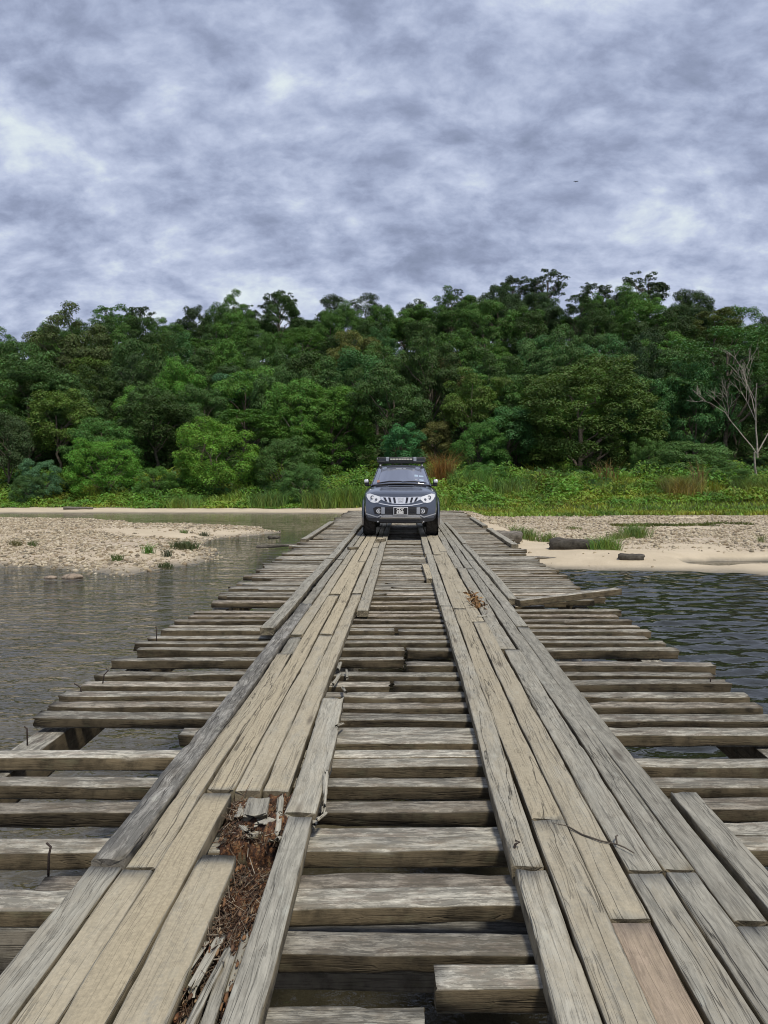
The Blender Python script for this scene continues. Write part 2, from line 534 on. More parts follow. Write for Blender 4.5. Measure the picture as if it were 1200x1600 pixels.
def axis(lo, hi, step, far_lo, far_hi, grow=1.16):
    a = list(np.arange(lo, hi + 1e-6, step))
    s = step; v = hi
    while v < far_hi:
        s *= grow; v += s; a.append(v)
    s = step; v = lo
    while v > far_lo:
        s *= grow; v -= s; a.insert(0, v)
    return np.array(a)


gx = axis(-36, 36, 0.28, -420, 420)
gy = axis(-6, 66, 0.28, -260, 800)
X, Y = np.meshgrid(gx, gy)
Z, dA, dB, dD = ground_z(X, Y)
nx, ny = len(gx), len(gy)
idx = np.arange(nx * ny).reshape(ny, nx)
F = np.stack([idx[:-1, :-1], idx[:-1, 1:], idx[1:, 1:], idx[1:, :-1]], -1).reshape(-1, 4)


def gravel_mask(x, y, a, b, d):
    n = fbm(x * 0.25, y * 0.35, 3, 31)
    g = np.where(a > 0, sstep(n, 0.22, 0.42), 0)
    tongue = np.exp(-((y - 36.5 - (x + 9) * 0.15) / 2.2) ** 2) * sstep(x, -17, -11)
    g = g * (1 - 0.92 * tongue)
    gr = np.where(b > 0, sstep(b + (n - 0.5) * 4, 3.2, 4.6) * sstep(n, 0.2, 0.4), 0)
    gr = gr * sstep(x, 0.5, 3.5)
    return np.maximum(g, gr)


cov = np.zeros((ny, nx, 4), np.float32)
cov[..., 3] = 1
cov[..., 0] = gravel_mask(X, Y, dA, dB, dD)
gl = grass_line(X) + (fbm(X * 0.4, Y * 0.4, 3, 8) - 0.5) * 3
cov[..., 1] = sstep(Y - gl, -0.4, 0.8) * (dB > 0)
cov[..., 2] = sstep(Z, 0.10, 0.0)
m, t, o = new_mat('ground')
at = t.n('ShaderNodeAttribute', attribute_name='cover')
sp = t.n('ShaderNodeSeparateColor'); t.l(at.outputs['Color'], sp.inputs[0])
geo = t.n('ShaderNodeNewGeometry')
pos = geo.outputs['Position']
n1 = t.noise(pos, 0.8, 6, 0.6); n2 = t.noise(pos, 9.0, 5, 0.65); n3 = t.noise(pos, 45.0, 3, 0.6)
sand = t.mix(t.step(n1, 0.3, 0.7), (0.49, 0.415, 0.30), (0.58, 0.495, 0.365))
sand = t.mix(t.math('MULTIPLY', t.step(n2, 0.55, 0.75), 0.35), sand, (0.36, 0.28, 0.19))
vor = t.n('ShaderNodeTexVoronoi'); t.l(pos, vor.inputs['Vector']); vor.inputs['Scale'].default_value = 9.0
grv = t.mix(t.step(n3, 0.3, 0.7), (0.26, 0.20, 0.14), (0.50, 0.42, 0.31))
grv = t.mix(0.55, grv, t.ramp(vor.outputs['Color'], [(0, (0.22, 0.17, 0.12)), (0.5, (0.52, 0.44, 0.33)), (1, (0.66, 0.60, 0.50))]))
c = t.mix(sp.outputs[0], sand, grv)
soil = t.mix(t.step(n2, 0.35, 0.65), (0.028, 0.042, 0.014), (0.05, 0.075, 0.022))
c = t.mix(sp.outputs[1], c, soil)
bed = t.mix(t.step(n1, 0.35, 0.65), t.mix(t.step(n2, 0.35, 0.65), (0.29, 0.255, 0.20), (0.20, 0.175, 0.13)), (0.15, 0.135, 0.10))
c = t.mix(sp.outputs[2], c, bed)
p = t.n('ShaderNodeBsdfPrincipled')
t.l(c, p.inputs['Base Color'])
t.l(t.math('MULTIPLY_ADD', sp.outputs[2], -0.35, 0.92), p.inputs['Roughness'])
p.inputs['Specular IOR Level'].default_value = 0.25
t.l(t.bump(t.math('ADD', n2, t.math('MULTIPLY', n3, 0.4)), 0.6, 0.05), p.inputs['Normal'])
t.l(p.outputs[0], o.inputs[0])
M['ground'] = m
gm = mesh_np('ground', np.stack([X, Y, Z], -1).reshape(-1, 3), F, M['ground'], True)
ca = gm.color_attributes.new('cover', 'FLOAT_COLOR', 'POINT')
ca.data.foreach_set('color', cov.reshape(-1))
tag(obj('ground', gm), kind='structure')

# ------------------------------------------------------------------ water
m, t, o = new_mat('river_water')
geo = t.n('ShaderNodeNewGeometry')
pos = geo.outputs['Position']
sx = t.n('ShaderNodeSeparateXYZ'); t.l(pos, sx.inputs[0])
right = t.step(sx.outputs[0], -1.0, 4.0)
w1 = t.noise(t.vmul(pos, (0.8, 1.5, 1)), 1.35, 1, 0.4, 0.4)
w2 = t.noise(t.vmul(pos, (1.4, 2.2, 1)), 3.4, 2, 0.5, 0.5)
w3 = t.noise(t.vmul(pos, (1, 1.3, 1)), 9.0, 2, 0.5, 0.3)
hr = t.math('ADD', t.math('MULTIPLY', w1, 0.12), t.math('MULTIPLY', w2, 0.10))
hl = t.math('ADD', t.math('MULTIPLY', w1, 0.35), t.math('ADD', t.math('MULTIPLY', w2, 0.16), t.math('MULTIPLY', w3, 0.035)))
hgt = t.n('ShaderNodeMix', data_type='FLOAT')
t.l(right, hgt.inputs[0]); t.l(hl, hgt.inputs[2]); t.l(hr, hgt.inputs[3])
calm = t.step(sx.outputs[1], 48.0, 30.0)
hh = t.math('MULTIPLY', hgt.outputs[0], t.math('MULTIPLY_ADD', calm, 0.8, 0.2))
nrm = t.bump(t.math('MULTIPLY', hh, t.math('MULTIPLY_ADD', right, -1.15, 2.0)), 1.0, 0.085)
gls = t.n('ShaderNodeBsdfGlossy'); gls.inputs['Roughness'].default_value = 0.03
t.l(nrm, gls.inputs['Normal'])
gls.inputs['Color'].default_value = (0.95, 0.95, 0.95, 1)
trn = t.n('ShaderNodeBsdfTransparent')
trn.inputs['Color'].default_value = (0.70, 0.70, 0.64, 1)
murk = t.n('ShaderNodeBsdfDiffuse')
murk.inputs['Color'].default_value = (0.020, 0.021, 0.013, 1)
mb = t.n('ShaderNodeMixShader')
t.l(t.math('MULTIPLY_ADD', right, 0.85, 0.08), mb.inputs[0])
t.l(trn.outputs[0], mb.inputs[1]); t.l(murk.outputs[0], mb.inputs[2])
fr = t.n('ShaderNodeFresnel'); fr.inputs['IOR'].default_value = 1.33
t.l(nrm, fr.inputs['Normal'])
mx = t.n('ShaderNodeMixShader')
t.l(fr.outputs[0], mx.inputs[0]); t.l(mb.outputs[0], mx.inputs[1]); t.l(gls.outputs[0], mx.inputs[2])
t.l(mx.outputs[0], o.inputs[0])
M['water'] = m
wx = np.concatenate([[-420, -60, -20, -8, -3, 0], np.arange(1.0, 13.5, 0.09), [15, 17, 20, 30, 60, 420.]])
wy = np.concatenate([[-260, -40, -10, -2, 1.5], np.arange(3.0, 25.0, 0.075), [26, 28, 32, 40, 50, 62.]])
WX, WY = np.meshgrid(wx, wy)
WZ = np.zeros_like(WX)
wr = np.random.default_rng(31)
for k in range(18):
    lam = 0.26 * (1.0 / 0.26) ** wr.random()
    th = math.pi / 2 + wr.normal(0, 0.42)
    kk = 2 * math.pi / lam
    phs = wr.uniform(0, 6.28) + 2.2 * fbm(WX * 0.35 + k * 3, WY * 0.35, 2, k)
    WZ += 0.043 * lam / (2 * math.pi) * np.sin(kk * (WX * math.cos(th) + WY * math.sin(th)) + phs)
WZ *= sstep(WX, 1.0, 3.5) * sstep(WX, 16, 13) * sstep(WY, 25.0, 21.5) * sstep(WY, 2, 4) * (0.55 + 0.9 * fbm(WX * 0.22, WY * 0.3, 3, 44))
ii = np.arange(WX.size).reshape(WX.shape)
WF = np.stack([ii[:-1, :-1], ii[:-1, 1:], ii[1:, 1:], ii[1:, :-1]], -1).reshape(-1, 4)
tag(obj('water', mesh_np('water', np.stack([WX, WY, WZ], -1).reshape(-1, 3), WF, M['water'], True)), kind='structure')

# ------------------------------------------------------------------ timber bridge
DECK = 1.28        # top of the cross beams
TRACK = 1.35       # top of the wheel-track planks
rng = np.random.default_rng(7)


def timber_mesh(name, L, Wd, T, mat, seed, nseg=None, wear=0.004, rag=(0, 0), round_=0.0, bow=0.0):
    """sawn timber along local X: softened corners, wandering edges, chipped or ragged ends"""
    r = np.random.default_rng(seed)
    n = nseg or max(4, min(48, int(L / 0.09)))
    ch = 0.006 + 0.5 * wear
    hw, ht = Wd / 2, T / 2
    prof = []
    for sy, sz in ((1, 1), (-1, 1), (-1, -1), (1, -1)):
        a, b = (hw - ch, ht), (hw, ht - ch)
        pts = [(a[0] * sy, a[1] * sz), (b[0] * sy, b[1] * sz)]
        mid_ = ((hw - ch * 0.25) * sy, (ht - ch * 0.25) * sz)
        if sy * sz > 0: pts = [pts[1], mid_, pts[0]]
        else: pts = [pts[0], mid_, pts[1]]
        prof += pts
        if (sy, sz) == (1, 1): prof.append((0.0, ht))
        if (sy, sz) == (-1, -1): prof.append((0.0, -ht))
    prof = np.array(prof)
    if round_:
        rad = np.linalg.norm(prof / [hw, ht], axis=1, keepdims=True)
        circ = prof / rad
        prof = prof * (1 - round_) + circ * round_ * 1.08
    k = len(prof)
    u = np.linspace(-L / 2, L / 2, n + 1)
    V = np.zeros((n + 1, k, 3))
    V[..., 0] = u[:, None]
    V[..., 1] = prof[None, :, 0]
    V[..., 2] = prof[None, :, 1]
    ph = r.uniform(0, 100)
    for j in range(k):
        nn = fbm(u * 2.2 + ph + j * 13.7, np.full_like(u, j * 3.1), 4, seed % 97) - 0.5
        chip = np.maximum(0, fbm(u * 7 + ph * 2 + j * 5.3, np.full_like(u, j * 7.7), 3, seed % 89) - 0.60) * 6
        V[:, j, 1] -= np.sign(prof[j, 0]) * (nn * wear * 1.6 + chip * wear)
        V[:, j, 2] -= np.sign(prof[j, 1]) * (nn * wear * 1.2 + chip * wear * 0.9)
    V[..., 1] += ((fbm(u * 0.6 + ph, u * 0 + 3, 2, 3) - 0.5) * wear * 4 + bow * ((u / (L / 2)) ** 2 - 0.5))[:, None]
    V[..., 2] += ((fbm(u * 0.7 + ph, u * 0 + 9, 2, 4) - 0.5) * wear * 2)[:, None]
    for e, (ix, sg) in enumerate(((0, -1), (n, 1))):
        am = 0.004 + rag[e]
        V[ix, :, 0] += sg * r.uniform(-1, 0.3, k) * am
    faces = []
    for i in range(n):
        for j in range(k):
            a, b = i * k + j, i * k + (j + 1) % k
            faces.append((a, a + k, b + k, b))
    V = V.reshape(-1, 3)
    c0 = len(V); V = np.vstack([V, V[:k].mean(0) + [0.006 + rag[0] * 0.4, 0, 0], V[n * k:n * k + k].mean(0) - [0.006 + rag[1] * 0.4, 0, 0]])
    for j in range(k):
        faces.append((c0, j, (j + 1) % k))
        faces.append((c0 + 1, n * k + (j + 1) % k, n * k + j))
    me = mesh_np(name, V, faces, mat)
    sm = np.ones(len(me.polygons), bool); sm[n * k:] = False
    me.polygons.foreach_set('use_smooth', sm)
    return me


bridge = empty('timber_bridge', (0, 0, 0))
tag(bridge, 'long weathered plank bridge with two raised wheel tracks over the river', 'bridge')
seedc = [100]


def timber(name, c, L, Wd, T, mat, rz=0.0, dust=0.0, light=0.5, red=0.0, parent=bridge, tilt=0.0, roll=0.0, **kw):
    seedc[0] += 1
    me = timber_mesh(name, L, Wd, T, M[mat], seedc[0], **kw)
    ob = obj(name, me, parent, c, (roll, tilt, rz))
    ob.color = (dust, light, red, 1)
    return ob


SKEW = 0.028                     # the beams lie slightly askew


def cross_beam(d, x0=None, x1=None, wd=0.125, th=0.072, dz=0.0, light=None, skew=None):
    """d = distance of the beam's near top edge on the axis"""
    x0 = -2.31 + rng.normal(0, 0.06) if x0 is None else x0
    x1 = 2.35 + rng.normal(0, 0.06) if x1 is None else x1
    sk = (SKEW if skew is None else skew) + rng.normal(0, 0.007)
    xm = (x0 + x1) / 2
    wd = wd + rng.normal(0, 0.007); th = th + rng.normal(0, 0.004)
    light = 0.5 + rng.normal(0, 0.10) if light is None else light
    near = d < 9
    return timber('cross_beam', (xm, d + wd / 2 + sk * xm, DECK + dz + rng.normal(0, 0.0025) - th / 2), x1 - x0, wd, th, 'beam', rz=sk, dust=0.12 + 0.2 * rng.random(),
                  light=light, red=min(0.4, max(0, rng.normal(0.0, 0.18))), wear=0.0055 + 0.007 * rng.random() ** 1.5, rag=(0.02 * rng.random(), 0.02 * rng.random()), nseg=None if near else 16,
                  tilt=rng.normal(0, 0.0012), roll=rng.normal(0, 0.02))


# the beams near the camera, read from the photograph one by one
for d in np.arange(-3.2, 1.9, 0.33): cross_beam(d, x0=-2.3)
NEAR = [(2.07, -0.62, 0.06), (2.42, -0.66, None), (2.685, None, None), (2.83, -1.34, None), (3.115, None, None),
        (3.245, -0.66, None), (3.47, None, None), (3.76, None, None), (4.035, -0.7, None), (4.165, None, 0.55), (4.385, -0.6, 0.72),
        (4.53, -1.30, None), (4.81, None, None), (5.07, None, None), (5.32, None, None), (5.60, None, -0.10), (5.61, -0.08, None),
        (5.87, None, None), (6.19, 0.01, None), (6.38, None, 0.0), (6.75, None, 0.0), (6.76, 0.02, None), (7.03, None, None), (7.25, None, None),
        (7.60, None, -0.09), (7.56, -0.06, None), (7.80, None, None), (8.12, None, None), (8.38, None, None), (8.62, None, 1.0), (8.72, 0.3, None), (9.0, -0.8, 1.6),
        (9.30, None, 1.9), (9.45, 0.2, None)]
for d, x0, x1 in NEAR: cross_beam(d, x0, x1)
cross_beam(2.255, 0.09, 2.3, wd=0.115, th=0.085, dz=0.012, light=0.58)
d = 9.72
while d < 33.2:
    if rng.random() < 0.22:
        xs = rng.uniform(-0.3, 0.3)
        cross_beam(d, None, xs); cross_beam(d + rng.normal(0, 0.03), xs + 0.02, None)
    else:
        cross_beam(d, x0=None if rng.random() < 0.85 else -1.9, x1=None if rng.random() < 0.85 else 1.95)
    d += rng.choice([0.14, 0.16, 0.19, 0.23, 0.27])

# the wheel tracks: (x0, x1, [(near, far), ...], dust, light, red)
TRACKS = [
    # left
    (-1.145, -1.02, [(2.83, 8.66)], 0.0, 0.46, 0.0, dict(wear=0.012, round_=0.35), 'log', 0.018),
    (-1.145, -1.02, [(-2.5, 2.81)], 0.05, 0.50, 0.0, dict(wear=0.007), 'plank', 0.0),
    (-1.14, -1.03, [(8.68, 13.4), (13.42, 20), (20.02, 26), (26.02, 33)], 0.1, 0.45, 0.0, {}, 'plank', 0.0),
    (-1.012, -0.90, [(-2.5, 2.795), (2.81, 6.27)], 0.75, 0.52, 0.0, dict(wear=0.006), 'plank', 0.0),
    (-1.012, -0.90, [(6.3, 7.0)], 0.2, 0.46, 0.0, dict(wear=0.012, rag=(0.03, 0.02)), 'plank', -0.006),
    (-1.015, -0.905, [(7.03, 12.6), (12.62, 18.5), (18.52, 26), (26.02, 33)], 0.6, 0.5, 0.0, {}, 'plank', 0.0),
    (-0.893, -0.763, [(-2.5, 3.49)], 1.0, 0.53, 0.0, {}, 'plank', 0.0),
    (-0.890, -0.766, [(3.53, 9.4), (9.43, 15.2), (15.22, 23), (23.02, 33)], 0.95, 0.53, 0.0, {}, 'plank', 0.0),
    (-0.755, -0.615, [(-2.5, 2.90)], 0.75, 0.52, 0.0, dict(wear=0.007, rag=(0, 0.05)), 'plank', 0.0),
    (-0.757, -0.640, [(3.52, 7.04), (7.06, 13.0), (13.03, 19), (19.02, 26), (26.02, 33)], 0.85, 0.53, 0.0, {}, 'plank', 0.0),
    (-0.632, -0.516, [(3.53, 9.5), (9.53, 15.6), (15.63, 22.5), (22.52, 33)], 0.7, 0.52, 0.0, dict(wear=0.007), 'plank', 0.0),
    (-0.478, -0.376, [(-2.5, 3.25)], 0.0, 0.47, 0.0, dict(wear=0.005), 'plank', 0.0),
    (-0.505, -0.372, [(3.27, 5.1)], 0.2, 0.60, 0.0, dict(wear=0.012, rag=(0.01, 0.09)), 'plank', 0.004),
    (-0.498, -0.380, [(8.26, 18.4), (18.43, 25), (25.02, 33)], 0.3, 0.50, 0.0, {}, 'plank', 0.005),
    # right
    (0.397, 0.512, [(-2.5, 2.835)], 0.4, 0.55, 0.0, dict(wear=0.007), 'plank', 0.0),
    (0.397, 0.513, [(2.85, 8.64)], 0.35, 0.52, 0.0, dict(wear=0.006), 'plank', 0.0),
    (0.388, 0.508, [(8.68, 14.35)], 0.3, 0.48, 0.0, {}, 'plank', 0.0),
    (0.372, 0.505, [(14.4, 21), (21.02, 27), (27.02, 33)], 0.4, 0.48, 0.0, {}, 'plank', 0.0),
    (0.518, 0.652, [(-2.5, 3.23), (3.25, 8.44), (8.47, 14.2), (14.23, 22), (22.02, 33)], 0.62, 0.50, 0.0, dict(wear=0.006), 'plank', 0.0),
    (0.660, 0.788, [(-2.5, 2.50)], 0.35, 0.50, 0.75, {}, 'plank', 0.0),
    (0.660, 0.788, [(2.52, 7.68), (7.72, 14.8), (14.82, 22.5), (22.52, 33)], 0.72, 0.51, 0.0, {}, 'plank', 0.0),
    (0.797, 0.928, [(-2.5, 2.82), (2.84, 6.48), (6.5, 12.2), (12.22, 20), (20.02, 33)], 0.2, 0.48, 0.0, {}, 'plank', 0.0),
    (0.937, 1.047, [(-2.5, 2.825), (2.85, 12.15), (12.2, 19), (19.02, 33)], 0.08, 0.46, 0.0, dict(wear=0.006), 'plank', 0.0),
    (1.056, 1.168, [(-2.5, 2.49), (2.52, 7.45), (7.47, 13.3), (13.32, 21), (21.02, 33)], 0.0, 0.45, 0.0, {}, 'plank', 0.0),
    (1.190, 1.305, [(-1.5, 3.56)], 0.0, 0.47, 0.0, {}, 'plank', 0.0),
    # raised kerb timbers along the tracks
    (1.175, 1.275, [(8.97, 16.2), (16.24, 23.5)], 0.0, 0.50, 0.0, {}, 'plank', 0.035),
    (-1.305, -1.175, [(7.15, 13.2), (13.23, 19.5), (19.53, 26)], 0.0, 0.50, 0.0, {}, 'plank', 0.035),
    # kerb timbers at the outer edges of the deck
    (-2.30, -2.16, [(17.6, 24.5)], 0.0, 0.5, 0.0, {}, 'plank', 0.0),
    (2.20, 2.34, [(16.4, 21.5), (22.5, 27.0)], 0.0, 0.5, 0.0, {}, 'plank', 0.0),
]
for x0, x1, segs, du, li, rd, kw, mt, dz in TRACKS:
    for a, b in segs:
        T = 0.066 + rng.normal(0, 0.003)
        timber('plank', ((x0 + x1) / 2 + rng.normal(0, 0.003), (a + b) / 2, TRACK + dz + rng.normal(0, 0.003) - T / 2), b - a, x1 - x0, T, mt,
               rz=math.pi / 2 + rng.normal(0, 0.0012), dust=min(1, max(0, du + rng.normal(0, 0.06))), light=li + rng.normal(0, 0.02), red=rd,
               roll=rng.normal(0, 0.012), **{**dict(wear=0.0055), **kw})

# stringers under the deck, caps and piles
for xs in (-2.12, -0.75, 0.75, 2.12):
    for a, b in ((-4, 3.1), (3.12, 9.6), (9.62, 16.4), (16.42, 23), (23.02, 29)):
        timber('stringer', (xs + rng.normal(0, 0.02), (a + b) / 2, 1.10 + rng.normal(0, 0.003) - 0.004), b - a, 0.17, 0.195, 'beam', rz=math.pi / 2, light=0.46, wear=0.006, nseg=14)
for yc in (-2.0, 3.1, 9.6, 16.4, 23.0):
    timber('cap_beam', (0, yc, 0.89), 4.9, 0.22, 0.22, 'log', light=0.4, wear=0.01, nseg=12)
    for xs in (-2.0, -0.7, 0.7, 2.0):
        bm = bmesh.new()
        bm_tube(bm, [(0, 0, -2.2), (0.01, 0.0, -0.6), (0, 0.01, 0.0)], [0.15, 0.14, 0.13], 12)
        pl = bm_obj('pile', bm, M['log'], bridge, (xs, yc, 0.78))
        pl.color = (0, 0.4, 0, 1)

# nails standing out of the beams
NAILS = [(-1.335, 2.90, 0.11, 0.12), (-2.20, 4.55, 0.10, 0.0), (-2.17, 5.62, 0.10, 0.5), (-2.2, 5.36, 0.06, -0.7), (-2.22, 7.05, 0.13, 0.05), (0.41, 2.99, 0.03, 1.0), 
         (1.24, 3.3, 0.012, 0), (2.2, 5.75, 0.03, 0.2)]
for x, y, hgt_, lean in NAILS:
    bm = bmesh.new()
    bm_tube(bm, [(0, 0, -0.05), (lean * hgt_ * 0.4, 0, hgt_ * 0.6), (lean * hgt_, 0.0, hgt_ * 0.9), (lean * hgt_ - 0.018, 0.004, hgt_ * 1.02)], [0.0045, 0.0045, 0.0045, 0.004], 6)
    bm_obj('nail', bm, M['rust'], bridge, (x, y, 1.20 if y == 4.55 else (DECK if abs(x) > 1.1 or x < 0 else TRACK)))

# rotted-out hollow in the left track
def rot_bed():
    def sheet(y0, y1, x0, x1, ny_, nx_, top, skirt):
        ys = np.linspace(y0, y1, ny_); xs = np.linspace(x0, x1, nx_)
        XX, YY = np.meshgrid(xs, ys)
        zc = top(XX, YY)
        YY = YY + (fbm(XX * 30, YY * 20, 3, 12) - 0.5) * 0.05
        zc[0] = skirt; YY[0] = YY[1] + 0.012
        zc[-1] = skirt; zc[:, 0] = skirt; zc[:, -1] = skirt
        i = np.arange(XX.size).reshape(XX.shape)
        FF = np.stack([i[:-1, :-1], i[:-1, 1:], i[1:, 1:], i[1:, :-1]], -1).reshape(-1, 4)
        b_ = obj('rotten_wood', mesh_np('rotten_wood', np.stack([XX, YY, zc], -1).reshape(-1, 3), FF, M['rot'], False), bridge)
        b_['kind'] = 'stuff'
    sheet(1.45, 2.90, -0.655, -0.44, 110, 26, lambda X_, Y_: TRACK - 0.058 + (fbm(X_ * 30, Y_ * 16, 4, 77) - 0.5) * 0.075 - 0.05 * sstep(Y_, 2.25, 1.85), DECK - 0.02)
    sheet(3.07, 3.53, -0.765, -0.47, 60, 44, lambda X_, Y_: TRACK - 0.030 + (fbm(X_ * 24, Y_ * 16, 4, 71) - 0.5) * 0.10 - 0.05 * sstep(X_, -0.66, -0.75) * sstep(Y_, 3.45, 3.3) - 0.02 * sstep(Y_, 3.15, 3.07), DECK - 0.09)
    # loose fibres
    n = 1900
    px_ = np.concatenate([rng.uniform(-0.65, -0.45, n - 700), rng.uniform(-0.75, -0.47, 700)]); py_ = np.concatenate([rng.uniform(1.7, 2.88, n - 700), rng.uniform(3.10, 3.47, 700)])
    pz_ = TRACK - 0.045 + rng.uniform(-0.015, 0.03, n) - 0.04 * sstep(py_, 2.3, 1.9)
    ang = np.pi / 2 + rng.normal(0, 0.75, n); L_ = rng.gamma(2.0, 0.011, n) + 0.006
    tl = rng.normal(0.05, 0.3, n)
    dx = np.cos(ang) * L_; dy = np.sin(ang) * L_; dz = np.sin(tl) * L_
    wd = rng.uniform(0.0008, 0.0028, n)
    qx = -np.sin(ang) * wd; qy = np.cos(ang) * wd
    P0 = np.stack([px_ - dx, py_ - dy, pz_ - dz], -1); P1 = np.stack([px_ + dx, py_ + dy, pz_ + dz], -1)
    Q = np.stack([qx, qy, qx * 0], -1); U = np.stack([qx * 0, qx * 0, wd * 1.2], -1)
    VV = np.stack([P0 + Q, P0 - Q, P0 + U, P1 + Q * 0.5, P1 - Q * 0.5, P1 + U * 0.5], 1).reshape(-1, 3)
    k = np.arange(n) * 6
    FF = np.concatenate([np.stack([k, k + 2, k + 5, k + 3], -1), np.stack([k + 2, k + 1, k + 4, k + 5], -1), np.stack([k + 1, k, k + 3, k + 4], -1)])
    f = obj('wood_fibre', mesh_np('wood_fibre', VV, FF, M['fibre']), bridge)
    f['kind'] = 'stuff'
    # crumbled lumps of wood
    ic = bmesh.new(); bmesh.ops.create_icosphere(ic, subdivisions=1, radius=1)
    iv = np.array([v.co for v in ic.verts]); jf = np.array([[v.index for v in f_.verts] for f_ in ic.faces]); ic.free()
    n = 620
    cy = np.concatenate([rng.uniform(1.9, 2.88, n - 170), rng.uniform(3.08, 3.48, 170)])
    cx = np.concatenate([rng.uniform(-0.64, -0.46, n - 170), rng.uniform(-0.74, -0.48, 170)])
    cz = TRACK - 0.035 + rng.uniform(-0.02, 0.025, n)
    sz = 0.0026 * (4.0 ** rng.random(n) ** 1.6)
    L = iv[None] * (1 + rng.normal(0, 0.25, (n, len(iv), 1))) * (sz[:, None] * rng.uniform([0.4, 1.2, 0.3], [0.9, 3.2, 0.8], (n, 3)))[:, None]
    VV = (L + np.stack([cx, cy, cz], -1)[:, None]).reshape(-1, 3)
    g_ = obj('wood_crumbs', mesh_np('wood_crumbs', VV, (jf[None] + (np.arange(n) * len(iv))[:, None, None]).reshape(-1, 3), M['crumb']), bridge)
    g_['kind'] = 'stuff'


rot_bed()
SPLINTERS = [  # x, y, length, width, thick, yaw off the track, tilt, light, top
    (-0.500, 2.02, 0.62, 0.035, 0.03, 0.04, 0.02, 0.5, TRACK + 0.0), (-0.545, 2.06, 0.60, 0.026, 0.025, -0.05, 0.05, 0.56, TRACK + 0.008), (-0.580, 2.28, 0.30, 0.030, 0.02, -0.06, 0.06, 0.62, TRACK - 0.01),
    (-0.615, 2.30, 0.22, 0.012, 0.012, -0.08, 0.1, 0.6, TRACK - 0.01), (-0.492, 2.3, 0.3, 0.03, 0.025, 0.02, 0.0, 0.42, TRACK - 0.02), (-0.520, 1.8, 0.5, 0.045, 0.04, 0.0, 0.0, 0.4, TRACK - 0.02),
    (-0.625, 3.34, 0.25, 0.10, 0.05, 0.12, 0.10, 0.46, TRACK + 0.008), (-0.700, 3.36, 0.20, 0.045, 0.04, 0.05, 0.08, 0.52, TRACK - 0.012), (-0.565, 3.22, 0.12, 0.05, 0.03, -0.3, 0.2, 0.62, TRACK - 0.004), (-0.530, 3.36, 0.18, 0.028, 0.025, 0.1, -0.2, 0.55, TRACK + 0.004), (-0.66, 3.17, 0.09, 0.035, 0.025, 0.5, 0.1, 0.6, TRACK - 0.012), (-0.60, 3.14, 0.07, 0.03, 0.02, -0.6, 0.2, 0.64, TRACK - 0.014), (-0.515, 3.22, 0.20, 0.03, 0.02, 0.1, -0.1, 0.6, TRACK - 0.006),
    (-0.500, 3.12, 0.22, 0.018, 0.016, 0.06, 0.35, 0.66, TRACK - 0.02), (-0.52, 3.10, 0.16, 0.010, 0.010, -0.02, 0.5, 0.7, TRACK - 0.03),
    (-0.360, 3.52, 0.34, 0.022, 0.018, 0.06, -0.16, 0.66, TRACK + 0.015), (-0.350, 3.30, 0.22, 0.016, 0.014, -0.10, 0.25, 0.66, TRACK - 0.01), (-0.375, 3.28, 0.16, 0.02, 0.014, 0.1, 0.2, 0.6, TRACK - 0.02), (-0.37, 4.5, 0.16, 0.018, 0.014, -0.2, 0.2, 0.66, TRACK - 0.0),
    (-0.445, 5.0, 0.20, 0.02, 0.02, 0.03, 0.05, 0.6, TRACK - 0.01), (-0.40, 5.3, 0.22, 0.02, 0.02, 0.2, 0.1, 0.55, TRACK - 0.015), (-0.47, 5.6, 0.35, 0.025, 0.02, -0.06, 0.03, 0.5, TRACK - 0.02),
    (-0.42, 5.8, 0.2, 0.02, 0.02, 0.1, -0.1, 0.5, TRACK - 0.025), (-0.49, 6.0, 0.25, 0.03, 0.02, 0.0, 0.02, 0.48, TRACK - 0.02)]
for x, y, L, wd, th, yw, tl, li, tp in SPLINTERS:
    timber('splinter', (x, y, tp - th / 2), L, wd, th, 'plank', rz=math.pi / 2 + yw, tilt=tl, light=li, dust=0.15, wear=0.006, rag=(0.05, 0.05), nseg=12)

# loose timbers lying on the bridge
lb = timber('loose_beam', (1.90, 9.20, DECK + 0.085), 1.42, 0.115, 0.075, 'beam', rz=math.atan2(0.6, 1.25), light=0.60, parent=None, tilt=-0.035, nseg=14)
tag(lb, 'loose grey beam lying askew across the right deck ends, sticking out over the water', 'beam')
wb = timber('wood_block', (-0.47, 17.7 - 2.2, TRACK + 0.034), 0.34, 0.10, 0.065, 'plank', rz=0.5, light=0.6, dust=0.9, red=0.4, parent=None, nseg=6)
wb.location = (-0.50, 16.9, TRACK + 0.036); wb.rotation_euler = (0, 0, 1.2)
tag(wb, 'short tan wood block on the left wheel track in front of the pickup tyre', 'wood block')
oc = timber('plank_offcut', (0.34, 11.9, DECK + 0.034), 1.9, 0.10, 0.066, 'plank', rz=math.pi / 2 + 0.02, light=0.58, dust=0.85, parent=None, nseg=10)
tag(oc, 'short pale plank offcut lying beside the right wheel track on the cross beams', 'plank')
wc = timber('wood_chunk', (-0.985, 15.2, TRACK + 0.025), 0.20, 0.09, 0.05, 'plank', rz=0.4, light=0.5, dust=0.3, parent=None, nseg=6)
tag(wc, 'small grey broken wood chunk on the outer left wheel track', 'wood chunk')
chip = timber('wood_chip', (0.775, 7.95, TRACK + 0.008), 0.10, 0.03, 0.01, 'plank', rz=0.0, light=0.85, parent=None, nseg=4)
tag(chip, 'white wood chip on the right wheel track beside the dead leaves', 'wood chip')

